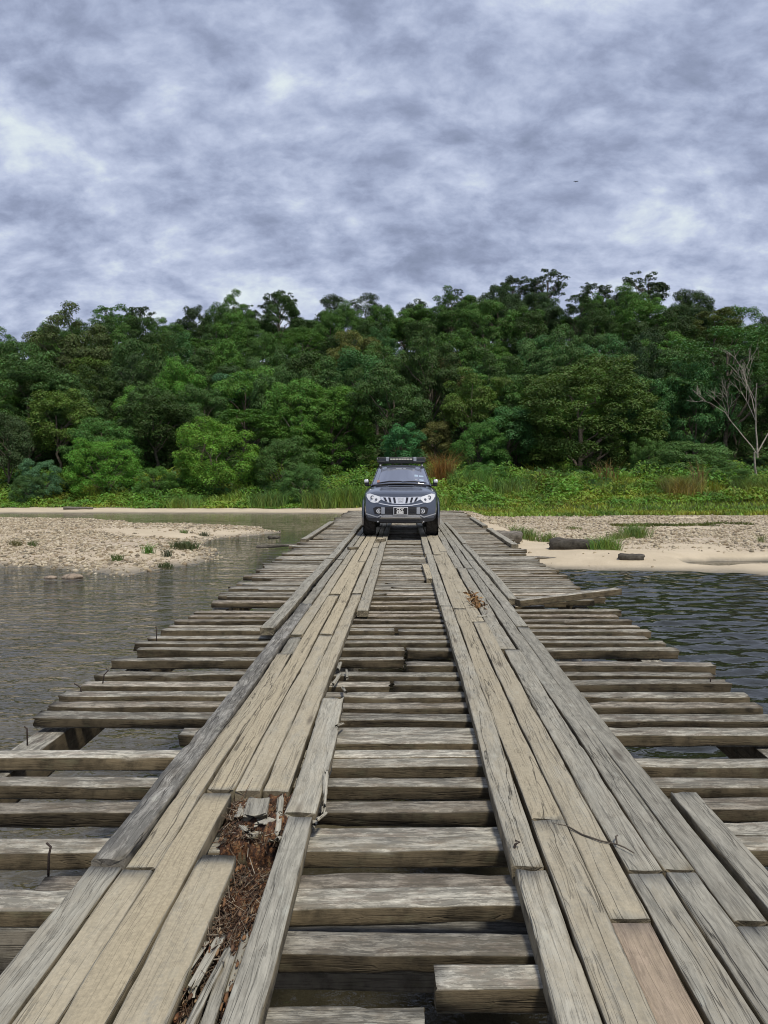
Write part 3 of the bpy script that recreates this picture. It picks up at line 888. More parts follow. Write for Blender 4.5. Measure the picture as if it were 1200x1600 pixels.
bm = bmesh.new()
pts = [(0.60, 3.20), (0.655, 3.17), (0.70, 3.10), (0.76, 3.04), (0.815, 3.02), (0.835, 2.99), (0.86, 2.95)]
bm_tube(bm, [(x, y, TRACK + 0.008 + 0.003 * (i % 2)) for i, (x, y) in enumerate(pts)], [0.002, 0.003, 0.0035, 0.0035, 0.003, 0.003, 0.002], 6)
bm_tube(bm, [(0.815, 3.02, TRACK + 0.008), (0.82, 3.06, TRACK + 0.02), (0.835, 3.09, TRACK + 0.012)], [0.003, 0.004, 0.003], 6)
tag(bm_obj('twig', bm, M['bark']), 'thin brown twig bent across the right wheel track planks', 'twig')


# dead leaves caught on the right track
def leaf_set(P, N, size, aspect=0.5, fold=0.12, seed=1):
    r = np.random.default_rng(seed)
    n = len(P)
    t_ = r.normal(size=(n, 3)); t_ -= (t_ * N).sum(1, keepdims=True) * N
    t_ /= np.linalg.norm(t_, axis=1, keepdims=True) + 1e-9
    b_ = np.cross(N, t_)
    s = np.asarray(size).reshape(-1, 1)
    V = np.stack([P - t_ * s, P + b_ * s * aspect + N * s * fold, P + t_ * s - N * s * fold * 0.6, P - b_ * s * aspect + N * s * fold], 1)
    return V.reshape(-1, 3), np.arange(4 * n).reshape(n, 4)


n = 140
P = np.stack([0.80 + rng.normal(0, 0.035, n), 8.9 + rng.normal(0, 0.28, n), TRACK + 0.004 + np.abs(rng.normal(0, 0.02, n))], -1)
N = rng.normal(size=(n, 3)) * 0.7 + [0, 0, 1]; N /= np.linalg.norm(N, axis=1, keepdims=True)
V_, F_ = leaf_set(P, N, rng.uniform(0.015, 0.045, n), 0.4)
M['deadleaf'] = island_mat('dead_leaves', [(0, (0.10, 0.05, 0.02)), (0.5, (0.24, 0.12, 0.04)), (1, (0.34, 0.22, 0.10))])
tag(obj('dead_leaves', mesh_np('dead_leaves', V_, F_, M['deadleaf'])), 'small heap of brown dead leaves on the right wheel track', 'dead leaves', kind='stuff')

# ------------------------------------------------------------------ pickup truck
def paint_mat():
    m, t, o = new_mat('graphite_paint')
    c = t.n('ShaderNodeTexCoord')
    nz = t.noise(c.outputs['Object'], 900, 1, 0.5)
    dz = t.noise(c.outputs['Object'], 3.0, 5, 0.6)
    p = t.n('ShaderNodeBsdfPrincipled')
    cc = t.mix(nz, (0.085, 0.097, 0.125), (0.130, 0.145, 0.178))
    sx_ = t.n('ShaderNodeSeparateXYZ'); t.l(c.outputs['Object'], sx_.inputs[0])
    dirt = t.math('MULTIPLY', t.step(t.math('ADD', sx_.outputs[2], t.math('MULTIPLY', dz, 0.25)), 0.72, 0.42), 0.5)
    t.l(t.mix(dirt, cc, (0.20, 0.165, 0.12)), p.inputs['Base Color'])
    p.inputs['Metallic'].default_value = 0.55
    t.l(t.math('MULTIPLY_ADD', dirt, 0.6, 0.30), p.inputs['Roughness'])
    p.inputs['Coat Weight'].default_value = 1.0
    p.inputs['Coat Roughness'].default_value = 0.08
    t.l(p.outputs[0], o.inputs[0])
    return m


M['paint'] = paint_mat()
M['chrome'] = simple('chrome', (0.88, 0.88, 0.89), 0.22, 0.55)
M['silver'] = simple('silver_paint', (0.62, 0.62, 0.62), 0.32, 0.6)
M['blackp'] = simple('black_plastic', (0.018, 0.018, 0.02), 0.55, noise=0.3, nscale=60)
M['blackg'] = simple('black_gloss', (0.012, 0.012, 0.014), 0.15, coat=0.6)
M['rubber'] = simple('tyre_rubber', (0.040, 0.036, 0.032), 0.9, noise=0.5, nscale=25)
M['lens'] = simple('clear_lens', (0.86, 0.87, 0.89), 0.14, 0.1, coat=1.0)
M['lensdark'] = simple('lamp_bowl', (0.20, 0.21, 0.24), 0.18, 0.6, coat=1.0)
M['white'] = simple('white_print', (0.82, 0.82, 0.80), 0.6)
M['blueprint'] = simple('pale_blue_print', (0.33, 0.42, 0.52), 0.5)
M['orange'] = simple('orange_print', (0.30, 0.16, 0.12), 0.5)
M['barlens'] = simple('light_bar_lens', (0.55, 0.53, 0.42), 0.15, 0.2, coat=1.0)
M['skid'] = simple('skid_grey', (0.30, 0.30, 0.30), 0.4, 0.5)
M['ledge'] = simple('mount_grey', (0.28, 0.30, 0.34), 0.5)


def glass_mat():
    m, t, o = new_mat('tinted_glass')
    p = t.n('ShaderNodeBsdfPrincipled')
    p.inputs['Base Color'].default_value = (0.20, 0.22, 0.28, 1)
    p.inputs['Metallic'].default_value = 0.35
    p.inputs['Roughness'].default_value = 0.04
    p.inputs['Specular IOR Level'].default_value = 0.9
    p.inputs['Coat Weight'].default_value = 1.0
    p.inputs['Coat Roughness'].default_value = 0.02
    p.inputs['Coat IOR'].default_value = 1.8
    t.l(p.outputs[0], o.inputs[0])
    return m


M['glass'] = glass_mat()
PX, PY = -0.085, 18.06             # nose of the truck
truck = empty('pickup_truck', (PX, PY, TRACK))
tag(truck, 'dark grey pickup truck with roof rack, parked facing the camera on the bridge', 'pickup truck')


def kx(x):
    return 0.30 * (np.abs(x) / 0.88) ** 2.6


def fy(x, z):
    """front fascia: distance behind the nose at (x, z)"""
    return kx(x) + 0.10 * np.maximum(0, (z - 0.62)) ** 1.3 * 2.2 + 0.05 * np.maximum(0, 0.55 - z)


KEY = dict(  # s: bottom, top centre, half width, shoulder
    s=[0.0, 0.10, 0.30, 0.60, 0.95, 1.35, 1.55, 2.2, 3.6, 4.6, 5.15],
    zb=[0.40, 0.38, 0.36, 0.40, 0.44, 0.40, 0.40, 0.40, 0.42, 0.48, 0.52],
    zt=[0.985, 1.03, 1.07, 1.11, 1.145, 1.175, 1.19, 1.19, 1.19, 1.12, 1.10],
    w=[0.80, 0.83, 0.855, 0.868, 0.872, 0.866, 0.862, 0.862, 0.862, 0.862, 0.83],
    zs=[0.975, 1.005, 1.025, 1.045, 1.065, 1.09, 1.10, 1.105, 1.11, 1.11, 1.09])


def prof(s):
    g = lambda k: np.interp(s, KEY['s'], KEY[k])
    zb, zt, w_, zs = g('zb'), g('zt'), g('w'), g('zs')
    return [(0, zb), (w_ * 0.80, zb), (w_ * 0.93, zb + 0.03), (w_ * 0.985, zb + 0.14), (w_, 0.66), (w_ * 1.0, 0.80), (w_ * 0.985, zs - 0.07), (w_ * 0.95, zs - 0.02),
            (w_ * 0.86, zs + 0.3 * (zt - zs)), (w_ * 0.70, zs + (zt - zs) * 0.75 + 0.012), (w_ * 0.45, zt + 0.004), (0, zt)]


def body_mesh():
    V, F = [], []
    ss = [0, 0.05, 0.10, 0.18, 0.30, 0.45, 0.60, 0.78, 0.95, 1.15, 1.35, 1.55, 1.9, 2.2, 2.9, 3.6, 4.1, 4.6, 5.0, 5.15]
    npf = 12
    for s in ss:
        pr = prof(s)
        full = [(x, z) for x, z in pr] + [(-x, z) for x, z in pr[-2:0:-1]]
        fade = max(0, 1 - s / 0.9)
        for x, z in full:
            V.append((x, s + fy(np.float64(x), z) * fade, z))
    k = 2 * npf - 2
    for i in range(len(ss) - 1):
        for j in range(k):
            a, b = i * k + j, i * k + (j + 1) % k
            F.append((a, b, b + k, a + k))
    # fascia grid
    pr = np.array(prof(0))
    zl = pr[:, 1]; xl = pr[:, 0]
    base = len(V)
    rows = list(range(1, npf - 1))
    us = np.linspace(-1, 1, 25)
    for r_ in rows:
        for u in us:
            x = u * xl[r_]
            V.append((x, fy(np.float64(x), zl[r_]), zl[r_]))
    for a in range(len(rows) - 1):
        for b in range(24):
            i = base + a * 25 + b
            F.append((i, i + 1, i + 26, i + 25))
    # tail
    n0 = (len(ss) - 1) * k
    F.append(tuple(n0 + j for j in range(k)))
    me = mesh_np('body', V, F, M['paint'], True)
    return me


def sharp(o, deg=35):
    me = o.data
    for p in me.polygons: p.use_smooth = True
    me.set_sharp_from_angle(angle=R(deg))


ob = obj('body', body_mesh(), truck); sharp(ob, 40)


def patch(name, poly, mat, off=0.012, thick=0.03, parent=None, res=0.05, surf=fy, smooth=False):
    """polygon in (x, z) laid over the nose, standing off it by 'off'"""
    bm = bmesh.new()
    vs = [bm.verts.new((x, 0, z)) for x, z in poly]
    bm.faces.new(vs)
    xs = [p[0] for p in poly]; zs_ = [p[1] for p in poly]
    for ax, lo, hi in ((0, min(xs), max(xs)), (2, min(zs_), max(zs_))):
        k = lo + res
        while k < hi:
            co = [0, 0, 0]; no = [0, 0, 0]; co[ax] = k; no[ax] = 1
            bmesh.ops.bisect_plane(bm, geom=bm.verts[:] + bm.edges[:] + bm.faces[:], plane_co=co, plane_no=no)
            k += res
    for v in bm.verts:
        v.co.y = float(surf(np.float64(v.co.x), v.co.z)) - off
    r = bmesh.ops.extrude_face_region(bm, geom=bm.faces[:])
    for e in r['geom']:
        if isinstance(e, bmesh.types.BMVert): e.co.y += thick + off
    return bm_obj(name, bm, mat, parent or truck, smooth=smooth)


def mirror(poly):
    return [(-x, z) for x, z in poly][::-1]


def disc(name, c, r, mat, parent=None, off=0.015, thick=0.03, n=20, r0=0.0):
    bm = bmesh.new()
    y = float(fy(np.float64(c[0]), c[1])) - off
    if r0:
        rings = []
        for rr, yy in ((r0, y + thick), (r0, y), (r, y), (r, y + thick)):
            rings.append([bm.verts.new((c[0] + rr * math.cos(a), yy, c[1] + rr * math.sin(a))) for a in (2 * math.pi * k / n for k in range(n))])
        for a, b in zip(rings, rings[1:]):
            for k in range(n): bm.faces.new((a[k], a[(k + 1) % n], b[(k + 1) % n], b[k]))
    else:
        a = [bm.verts.new((c[0] + r * math.cos(q), y, c[1] + r * math.sin(q))) for q in (2 * math.pi * k / n for k in range(n))]
        b = [bm.verts.new((v.co.x, y + thick, v.co.z)) for v in a]
        bm.faces.new(a)
        for k in range(n): bm.faces.new((a[k], a[(k + 1) % n], b[(k + 1) % n], b[k]))
    return bm_obj(name, bm, mat, parent or truck)


# headlights
HL = [(-0.775, 0.985), (-0.70, 0.995), (-0.60, 0.965), (-0.47, 0.925), (-0.40, 0.905), (-0.47, 0.845), (-0.52, 0.80), (-0.60, 0.785), (-0.68, 0.80), (-0.745, 0.86), (-0.782, 0.93)]
for sgn in (-1, 1):
    poly = HL if sgn < 0 else mirror(HL)
    h = patch('headlight', poly, M['lens'], 0.014, 0.05, smooth=False)
    disc('lamp_bowl', (sgn * 0.645, 0.905), 0.048, M['lensdark'], h, 0.024, 0.02)
    disc('projector', (sgn * 0.640, 0.907), 0.024, M['lens'], h, 0.032, 0.02)
    disc('lamp_bowl', (sgn * 0.555, 0.86), 0.030, M['lensdark'], h, 0.024, 0.02)
# grille: chrome plate with six slanted slots
GR = [(-0.47, 0.925), (-0.30, 0.925), (-0.12, 0.915), (0.12, 0.915), (0.30, 0.925), (0.47, 0.925), (0.44, 0.865), (0.33, 0.81), (0.18, 0.775), (0.0, 0.765), (-0.18, 0.775), (-0.33, 0.81), (-0.44, 0.865)]
g = patch('grille', GR, M['chrome'], 0.026, 0.05)
for sgn in (-1, 1):
    for x0, x1, zb_ in ((0.125, 0.105, 0.790), (0.235, 0.205, 0.798), (0.345, 0.300, 0.818)):
        q = [(x0, 0.912), (x0 + 0.052, 0.912), (x1 + 0.046, zb_), (x1, zb_)]
        sl = patch('grille_slot', q if sgn > 0 else mirror(q), M['blackg'], 0.037, 0.02, g)
# three-diamond badge
def rhomb(cx, cz, ang, L=0.042, Wd=0.0245):
    a = R(ang)
    tip = (cx + L * math.sin(a) * 1.0, cz + L * math.cos(a)); midp = (cx + L / 2 * math.sin(a), cz + L / 2 * math.cos(a))
    p_ = (math.cos(a) * Wd / 2, -math.sin(a) * Wd / 2)
    return [(cx, cz), (midp[0] - p_[0], midp[1] - p_[1]), tip, (midp[0] + p_[0], midp[1] + p_[1])]
bz = 0.846
patch('emblem_plate', [(-0.07, 0.90), (0.07, 0.90), (0.06, 0.80), (-0.06, 0.80)], M['silver'], 0.030, 0.02, g)
for a in (0, 120, 240):
    patch('emblem_diamond', rhomb(0, bz, a), M['chrome'], 0.040, 0.015, g)
# chrome moulding under the grille
CH = [(-0.56, 0.80), (-0.44, 0.775), (-0.25, 0.745), (0, 0.735), (0.25, 0.745), (0.44, 0.775), (0.56, 0.80), (0.44, 0.758), (0.25, 0.727), (0, 0.717), (-0.25, 0.727), (-0.44, 0.758)]
patch('chrome_moulding', CH, M['chrome'], 0.024, 0.04)
# intake, fog lamps, plate
patch('lower_intake', [(-0.63, 0.66), (-0.56, 0.70), (0.56, 0.70), (0.63, 0.66), (0.60, 0.54), (0.50, 0.525), (-0.50, 0.525), (-0.60, 0.54)], M['blackp'], 0.010, 0.03)
for zz_ in (0.66, 0.62, 0.58):
    patch('intake_bar', [(-0.40, zz_), (0.40, zz_), (0.40, zz_ - 0.010), (-0.40, zz_ - 0.010)], M['blackg'], 0.016, 0.02)
for sgn in (-1, 1):
    b = [(0.36, 0.685), (0.44, 0.69), (0.44, 0.54), (0.36, 0.54)]
    patch('intake_fin', b if sgn > 0 else mirror(b), M['ledge'], 0.018, 0.02)
    fl = disc('fog_lamp', (sgn * 0.495, 0.605), 0.056, M['lens'], None, 0.02, 0.05)
    disc('fog_ring', (sgn * 0.495, 0.605), 0.070, M['blackp'], fl, 0.028, 0.06, r0=0.056)
    disc('fog_ring', (sgn * 0.495, 0.605), 0.036, M['lensdark'], fl, 0.026, 0.02, r0=0.018)
    cw = [(0.45, 0.515), (0.53, 0.475), (0.80, 0.545), (0.80, 0.525), (0.53, 0.452), (0.43, 0.50)]
    patch('bumper_line', cw if sgn > 0 else mirror(cw), M['silver'], 0.010, 0.02)
    hk = [(0.50, 0.375), (0.535, 0.375), (0.53, 0.345), (0.505, 0.345)]
    patch('tow_hook', hk if sgn > 0 else mirror(hk), M['silver'], 0.02, 0.06)
patch('bumper_line', [(-0.45, 0.515), (0.45, 0.515), (0.44, 0.502), (-0.44, 0.502)], M['silver'], 0.012, 0.02)
sk_ = patch('skid_plate', [(-0.44, 0.472), (0.44, 0.472), (0.525, 0.375), (0.49, 0.362), (-0.49, 0.362), (-0.525, 0.375)], M['skid'], 0.05, 0.05, surf=lambda x, z: fy(x, z) + 0.9 * max(0, 0.462 - z))
patch('skid_highlight', [(-0.44, 0.478), (0.44, 0.478), (0.452, 0.462), (-0.452, 0.462)], M['chrome'], 0.055, 0.03, sk_)  # highlight on the skid plate's top edge, painted in as a chrome strip
patch('lower_valance', [(-0.80, 0.45), (-0.50, 0.44), (0.50, 0.44), (0.80, 0.45), (0.74, 0.38), (0.50, 0.345), (-0.50, 0.345), (-0.74, 0.38)], M['blackp'], 0.010, 0.05)
bm = bmesh.new()
bm_box(bm, (0, float(fy(np.float64(0), 0.60)) - 0.035, 0.605), (0.335, 0.03, 0.175), 0.008)
pf = bm_obj('number_plate', bm, M['silver'], truck)
bm = bmesh.new(); bm_box(bm, (0, float(fy(np.float64(0), 0.60)) - 0.051, 0.607), (0.295, 0.006, 0.145))
bm_obj('plate_face', bm, M['blackg'], pf)


def text(name, body, size, mat, parent, loc, width=None):
    cu = bpy.data.curves.new(name, 'FONT')
    cu.body = body; cu.size = size; cu.align_x = 'CENTER'; cu.align_y = 'CENTER'; cu.extrude = 0.001; cu.offset = 0.0025
    tmp = bpy.data.objects.new(name, cu); COL.objects.link(tmp)
    bpy.context.view_layer.update()
    me = bpy.data.meshes.new_from_object(tmp.evaluated_get(bpy.context.evaluated_depsgraph_get()))
    bpy.data.objects.remove(tmp)
    me.name = name
    me.materials.clear(); me.materials.append(mat)
    o_ = obj(name, me, parent, loc, (R(90), 0, 0))
    if width:
        o_.scale = (width / o_.dimensions.x, 1, 1) if o_.dimensions.x else (1, 1, 1)
    return o_


yp = float(fy(np.float64(0), 0.60)) - 0.056
text('plate_lettering', 'CDY', 0.080, M['white'], pf, (-0.012, yp, 0.640))
text('plate_lettering', '8385', 0.080, M['white'], pf, (-0.012, yp, 0.570))

# bonnet details
def hood_z(x, y):
    s = y - 0.0
    pr = np.array(prof(min(max(s, 0), 5)))
    return float(np.interp(abs(x), pr[6:, 0][::-1], pr[6:, 1][::-1]))


for sgn in (-1, 1):
    for (x0, x1, y0) in ((0.36, 0.47, 1.02), (0.50, 0.62, 1.13), (0.46, 0.60, 0.93)):
        bm = bmesh.new(); bm_box(bm, (sgn * (x0 + x1) / 2, y0, hood_z((x0 + x1) / 2, y0) + 0.004), (x1 - x0, 0.075, 0.016), 0.006)
        bm_obj('bonnet_vent', bm, M['blackg'], truck, rot=(0, 0, 0))
bm = bmesh.new()
bm_box(bm, (0, 1.03, hood_z(0, 1.03) + 0.010), (0.62, 0.16, 0.028), 0.012)
sc_ = bm_obj('bonnet_scoop', bm, M['paint'], truck)
bm = bmesh.new(); bm_box(bm, (0, 0.952, hood_z(0, 0.95) + 0.012), (0.56, 0.012, 0.020), 0.004)
bm_obj('scoop_mouth', bm, M['blackg'], sc_)

# cabin
CB = [(1.36, 1.15, 0.735), (2.16, 1.585, 0.590), (2.55, 1.645, 0.575), (3.30, 1.650, 0.565), (3.72, 1.17, 0.72)]     # y, z, half width
V, F = [], []
for y, z, hw in CB:
    cr_ = 0.030
    for u in (-1, -0.85, -0.5, 0, 0.5, 0.85, 1):
        V.append((u * hw, y - (0.06 * (1 - u * u) if y < 2.3 else 0), z + (cr_ * (1 - abs(u) ** 2.2) if 2 < y < 3.5 else 0.0)))
for i in range(len(CB) - 1):
    for j in range(6): F.append((i * 7 + j, i * 7 + j + 1, (i + 1) * 7 + j + 1, (i + 1) * 7 + j))
b0 = len(V)
base_pts = [(1.36, 0.735), (2.16, 0.79), (2.55, 0.80), (3.30, 0.79), (3.72, 0.72)]
for y, hw in base_pts: V += [(-hw, y, 1.08), (hw, y, 1.08)]
for i in range(4):
    F.append((i * 7, (i + 1) * 7, b0 + 2 * (i + 1), b0 + 2 * i)); F.append((i * 7 + 6, b0 + 2 * i + 1, b0 + 2 * (i + 1) + 1, (i + 1) * 7 + 6))
cab = obj('cabin', mesh_np('cabin', V, F, M['paint']), truck); sharp(cab, 28)


def glass_quad(name, quad, mat, off, parent, n=6, bulge=0.0):
    q = [Vector(p) for p in quad]
    nrm_ = (q[1] - q[0]).cross(q[3] - q[0]).normalized()
    bm = bmesh.new(); gr = []
    for i in range(n + 1):
        row = []
        for j in range(n + 1):
            u, v = i / n, j / n
            p = (q[0] * (1 - u) + q[1] * u) * (1 - v) + (q[3] * (1 - u) + q[2] * u) * v
            row.append(bm.verts.new(p + nrm_ * (off + bulge * (1 - (2 * u - 1) ** 2))))
        gr.append(row)
    for i in range(n):
        for j in range(n): bm.faces.new((gr[i][j], gr[i + 1][j], gr[i + 1][j + 1], gr[i][j + 1])).smooth = True
    ex = bmesh.ops.extrude_face_region(bm, geom=bm.faces[:])
    for e in ex['geom']:
        if isinstance(e, bmesh.types.BMVert): e.co -= nrm_ * 0.006
    return bm_obj(name, bm, mat, parent)


ws = glass_quad('windscreen', [(-0.695, 1.375, 1.172), (0.695, 1.375, 1.172), (0.560, 2.125, 1.580), (-0.560, 2.125, 1.580)], M['glass'], 0.010, truck, 10, 0.052)
gk = glass_quad('windscreen_gasket', [(-0.715, 1.350, 1.158), (0.715, 1.350, 1.158), (0.575, 2.145, 1.592), (-0.575, 2.145, 1.592)], M['blackp'], 0.004, truck, 10, 0.053)


def on_ws(x, v):
    """point on the glass: v 0 at the base, 1 at the roof"""
    hw = 0.695 + (0.560 - 0.695) * v
    u = (x / hw + 1) / 2
    return Vector((x, 1.375 + 0.75 * v, 1.172 + 0.408 * v)) + Vector((0, -0.478, 0.878)) * (0.012 + 0.052 * (1 - (2 * u - 1) ** 2))


for nm, mt, x0, x1, v0, v1 in (('sticker', 'blueprint', 0.33, 0.42, 0.40, 0.52), ('sticker', 'blueprint', 0.44, 0.55, 0.41, 0.50), ('sticker', 'blueprint', 0.45, 0.55, 0.18, 0.26), ('sticker', 'ledge', 0.34, 0.40, 0.20, 0.26),
                               ('sticker', 'orange', -0.59, -0.52, 0.10, 0.24), ('sticker', 'ledge', -0.13, 0.02, 0.84, 0.88), ('sticker', 'ledge', 0.05, 0.12, 0.85, 0.89)):
    bm = bmesh.new()
    vs = [bm.verts.new(on_ws(x, v)) for x, v in ((x0, v0), (x1, v0), (x1, v1), (x0, v1))]
    bm.faces.new(vs)
    bm_obj(nm, bm, M[mt], ws)
for x0, x1 in ((-0.58, 0.02), (0.02, 0.62)):
    bm = bmesh.new()
    a, b = on_ws(x0, 0.03), on_ws(x1, 0.05)
    mid_ = on_ws((x0 + x1) / 2, 0.065)
    bm_tube(bm, [a + Vector((0, -0.012, 0.012)), mid_ + Vector((0, -0.012, 0.018)), b + Vector((0, -0.012, 0.014))], [0.010, 0.016, 0.010], 6)
    bm_obj('wiper', bm, M['blackp'], truck)
for sgn in (-1, 1):
    def sq(y0, y1, inset=0.03):
        def wtop(y): return np.interp(y, [2.16, 2.55, 3.3], [0.590, 0.575, 0.565]), np.interp(y, [1.36, 2.16, 2.55, 3.3, 3.72], [1.15, 1.585, 1.645, 1.65, 1.17])
        return wtop
    for y0, y1, t0, t1 in ((1.62, 2.48, 2.16, 2.48), (2.56, 3.50, 2.56, 3.22)):
        def pt(y, zf):
            ytop = y; wt = np.interp(ytop, [1.36, 2.16, 2.55, 3.3, 3.72], [0.735, 0.590, 0.575, 0.565, 0.72]); zt_ = np.interp(ytop, [1.36, 2.16, 2.55, 3.3, 3.72], [1.15, 1.585, 1.645, 1.65, 1.17])
            wb_ = np.interp(y, [1.36, 2.16, 2.55, 3.3, 3.72], [0.735, 0.79, 0.80, 0.79, 0.72])
            f = (zf - 1.08) / max(zt_ - 1.08, 0.02)
            return (sgn * (wb_ + (wt - wb_) * f), y, zf)
        quad = [pt(y0, 1.20), pt(y1, 1.20), pt(t1, np.interp(t1, [2.16, 2.55, 3.3], [1.53, 1.59, 1.59])), pt(t0, np.interp(t0, [2.16, 2.55, 3.3], [1.53, 1.59, 1.59]))]
        if sgn < 0: quad = [quad[1], quad[0], quad[3], quad[2]]
        glass_quad('side_window', quad, M['glass'], 0.004, truck, 3)
    # mirrors
    bm = bmesh.new()
    bm_box(bm, (sgn * 0.845, 1.74, 1.225), (0.105, 0.10, 0.175), 0.03, 3)
    mr = bm_obj('wing_mirror', bm, M['blackp'], truck, smooth=True)
    bm = bmesh.new(); bm_box(bm, (sgn * 0.855, 1.725, 1.265), (0.105, 0.11, 0.085), 0.025, 3)
    bm_obj('mirror_cover', bm, M['chrome'], mr, smooth=True)
    bm = bmesh.new(); bm_box(bm, (sgn * 0.79, 1.77, 1.165), (0.10, 0.05, 0.035), 0.01)
    bm_obj('mirror_arm', bm, M['blackp'], mr)
    # roof rail, flares
    bm = bmesh.new(); bm_tube(bm, [(sgn * 0.53, 2.15, 1.645), (sgn * 0.53, 2.3, 1.690), (sgn * 0.53, 3.2, 1.695), (sgn * 0.53, 3.35, 1.66)], 0.014, 8)
    bm_obj('roof_rail', bm, M['silver'], truck)
    for yw, nm in ((0.90, 'front'), (4.0, 'rear')):
        bm = bmesh.new()
        prev = None; n = 18
        for k in range(n + 1):
            a = R(-15) + R(210) * k / n
            ring = [bm.verts.new((sgn * xx, yw + rr * math.cos(a), 0.39 + rr * math.sin(a))) for xx, rr in ((0.855, 0.435), (0.905, 0.440), (0.905, 0.480), (0.860, 0.545))]
            if prev:
                for q in range(3): bm.faces.new((prev[q], ring[q], ring[q + 1], prev[q + 1]))
            prev = ring
        bm_obj('wheel_arch_flare', bm, M['paint'], truck, smooth=True)
        bm = bmesh.new()
        vs = [bm.verts.new((sgn * 0.878, yw + 0.438 * math.cos(a), 0.39 + 0.438 * math.sin(a))) for a in (2 * math.pi * k / 24 for k in range(24))]
        bm.faces.new(vs)
        bm_obj('wheel_well', bm, M['blackp'], truck)


def wheel(x, y, sgn):
    bm = bmesh.new()
    W_ = 0.285; n = 40
    pf_ = [(-0.5, 0.25), (-0.5, 0.34), (-0.47, 0.368), (-0.40, 0.382), (-0.18, 0.386), (0.18, 0.386), (0.40, 0.382), (0.47, 0.368), (0.5, 0.34), (0.5, 0.25)]
    rings = []
    for k in range(n):
        a = 2 * math.pi * k / n
        ring = []
        for j, (u, r_) in enumerate(pf_):
            rr = r_
            if 2 <= j <= 7: rr -= 0.010 * ((k + (j % 2)) % 2)       # tread blocks
            ring.append(bm.verts.new((u * W_, rr * math.cos(a), rr * math.sin(a))))
        rings.append(ring)
    for k in range(n):
        a, b = rings[k], rings[(k + 1) % n]
        for j in range(len(pf_) - 1): bm.faces.new((a[j], a[j + 1], b[j + 1], b[j]))
    wh = bm_obj('wheel', bm, M['rubber'], truck, (x, y, 0.384))
    bm = bmesh.new()
    o0 = sgn * (W_ * 0.5 - 0.03)
    vs = [bm.verts.new((o0, 0.252 * math.cos(q), 0.252 * math.sin(q))) for q in (2 * math.pi * k / 24 for k in range(24))]
    bm.faces.new(vs)
    for k in range(6):
        a = 2 * math.pi * k / 6
        m_ = Matrix.Rotation(a, 4, 'X')
        r_ = bmesh.ops.create_cube(bm, size=1, matrix=m_ @ Matrix.Translation((o0 + sgn * 0.012, 0, 0.14)) @ Matrix.Diagonal((0.03, 0.05, 0.22, 1)))
    bm_obj('rim', bm, M['silver'], wh)
    bm = bmesh.new()
    vs = [bm.verts.new((-o0 * 0.9, 0.252 * math.cos(q), 0.252 * math.sin(q))) for q in (2 * math.pi * k / 24 for k in range(24))]
    bm.faces.new(vs); bm_obj('brake_disc', bm, M['blackp'], wh)


for sgn in (-1, 1):
    wheel(sgn * 0.735, 0.90, sgn); wheel(sgn * 0.735, 4.0, sgn)
bm = bmesh.new()
bm_box(bm, (0, 2.6, 0.42), (1.05, 4.4, 0.16), 0.03)
bm_box(bm, (0, 0.9, 0.36), (0.95, 0.09, 0.07), 0.02)
bm_tube(bm, [(-0.6, 4.0, 0.38), (0.6, 4.0, 0.38)], 0.06, 10)
r_ = bmesh.ops.create_uvsphere(bm, u_segments=10, v_segments=8, radius=0.13, matrix=Matrix.Translation((0.05, 4.0, 0.36)))
bm_box(bm, (0, 0.42, 0.36), (1.0, 0.3, 0.10), 0.03)
bm_obj('chassis', bm, M['blackp'], truck)
bm = bmesh.new(); bm_box(bm, (0, 4.42, 1.13), (1.42, 1.35, 0.03), 0.01)
bm_obj('bed_cover', bm, M['blackp'], truck)
# roof rack
rack = None
bm = bmesh.new()
for z in (1.757, 1.855):
    bm_tube(bm, [(-0.60, 2.2, z), (0.60, 2.2, z)], 0.016, 8)
    for sx_ in (-0.60, 0.60): bm_tube(bm, [(sx_, 2.2, z), (sx_, 3.4, z)], 0.016, 8)
    bm_tube(bm, [(-0.60, 3.4, z), (0.60, 3.4, z)], 0.016, 8)
for sx_ in (-0.60, -0.30, 0.30, 0.60):
    for yy in (2.2, 3.4): bm_tube(bm, [(sx_, yy, 1.757), (sx_, yy, 1.855)], 0.014, 8)
M['rackm'] = simple('rack_tube', (0.10, 0.10, 0.095), 0.35, 0.3)
rack = bm_obj('roof_rack', bm, M['rackm'], truck)
for k in range(9):
    bm = bmesh.new(); bm_box(bm, (0, 2.28 + k * 0.135, 1.728), (1.18, 0.06, 0.014), 0.004)
    bm_obj('rack_slat', bm, M['blackp'], rack)
for sx_ in (-0.53, 0.53):
    for yy in (2.35, 3.2):
        bm = bmesh.new(); bm_box(bm, (sx_, yy, 1.705), (0.05, 0.07, 0.06), 0.01); bm_obj('rack_foot', bm, M['blackp'], rack)
bm = bmesh.new(); bm_box(bm, (0, 2.215, 1.80), (1.15, 0.008, 0.050)); bm_obj('wind_deflector', bm, M['blackg'], rack)
bm = bmesh.new(); bm_box(bm, (0.0, 2.155, 1.812), (0.62, 0.05, 0.060), 0.010)
lbar = bm_obj('light_bar', bm, M['blackg'], rack)
for k in range(8):
    bm = bmesh.new(); bm_box(bm, (-0.245 + k * 0.07, 2.128, 1.812), (0.062, 0.008, 0.036), 0.004); bm_obj('lamp_lens', bm, M['barlens'], lbar)
for sx_ in (-0.345, 0.345):
    bm = bmesh.new(); bm_box(bm, (sx_, 2.165, 1.815), (0.080, 0.045, 0.108), 0.012); bm_obj('rack_bracket', bm, M['ledge'], rack)
bm = bmesh.new(); bm_tube(bm, [(0, 2.45, 1.67), (0.0, 2.55, 1.76)], 0.006, 6)
bm_obj('aerial', bm, M['blackp'], truck)

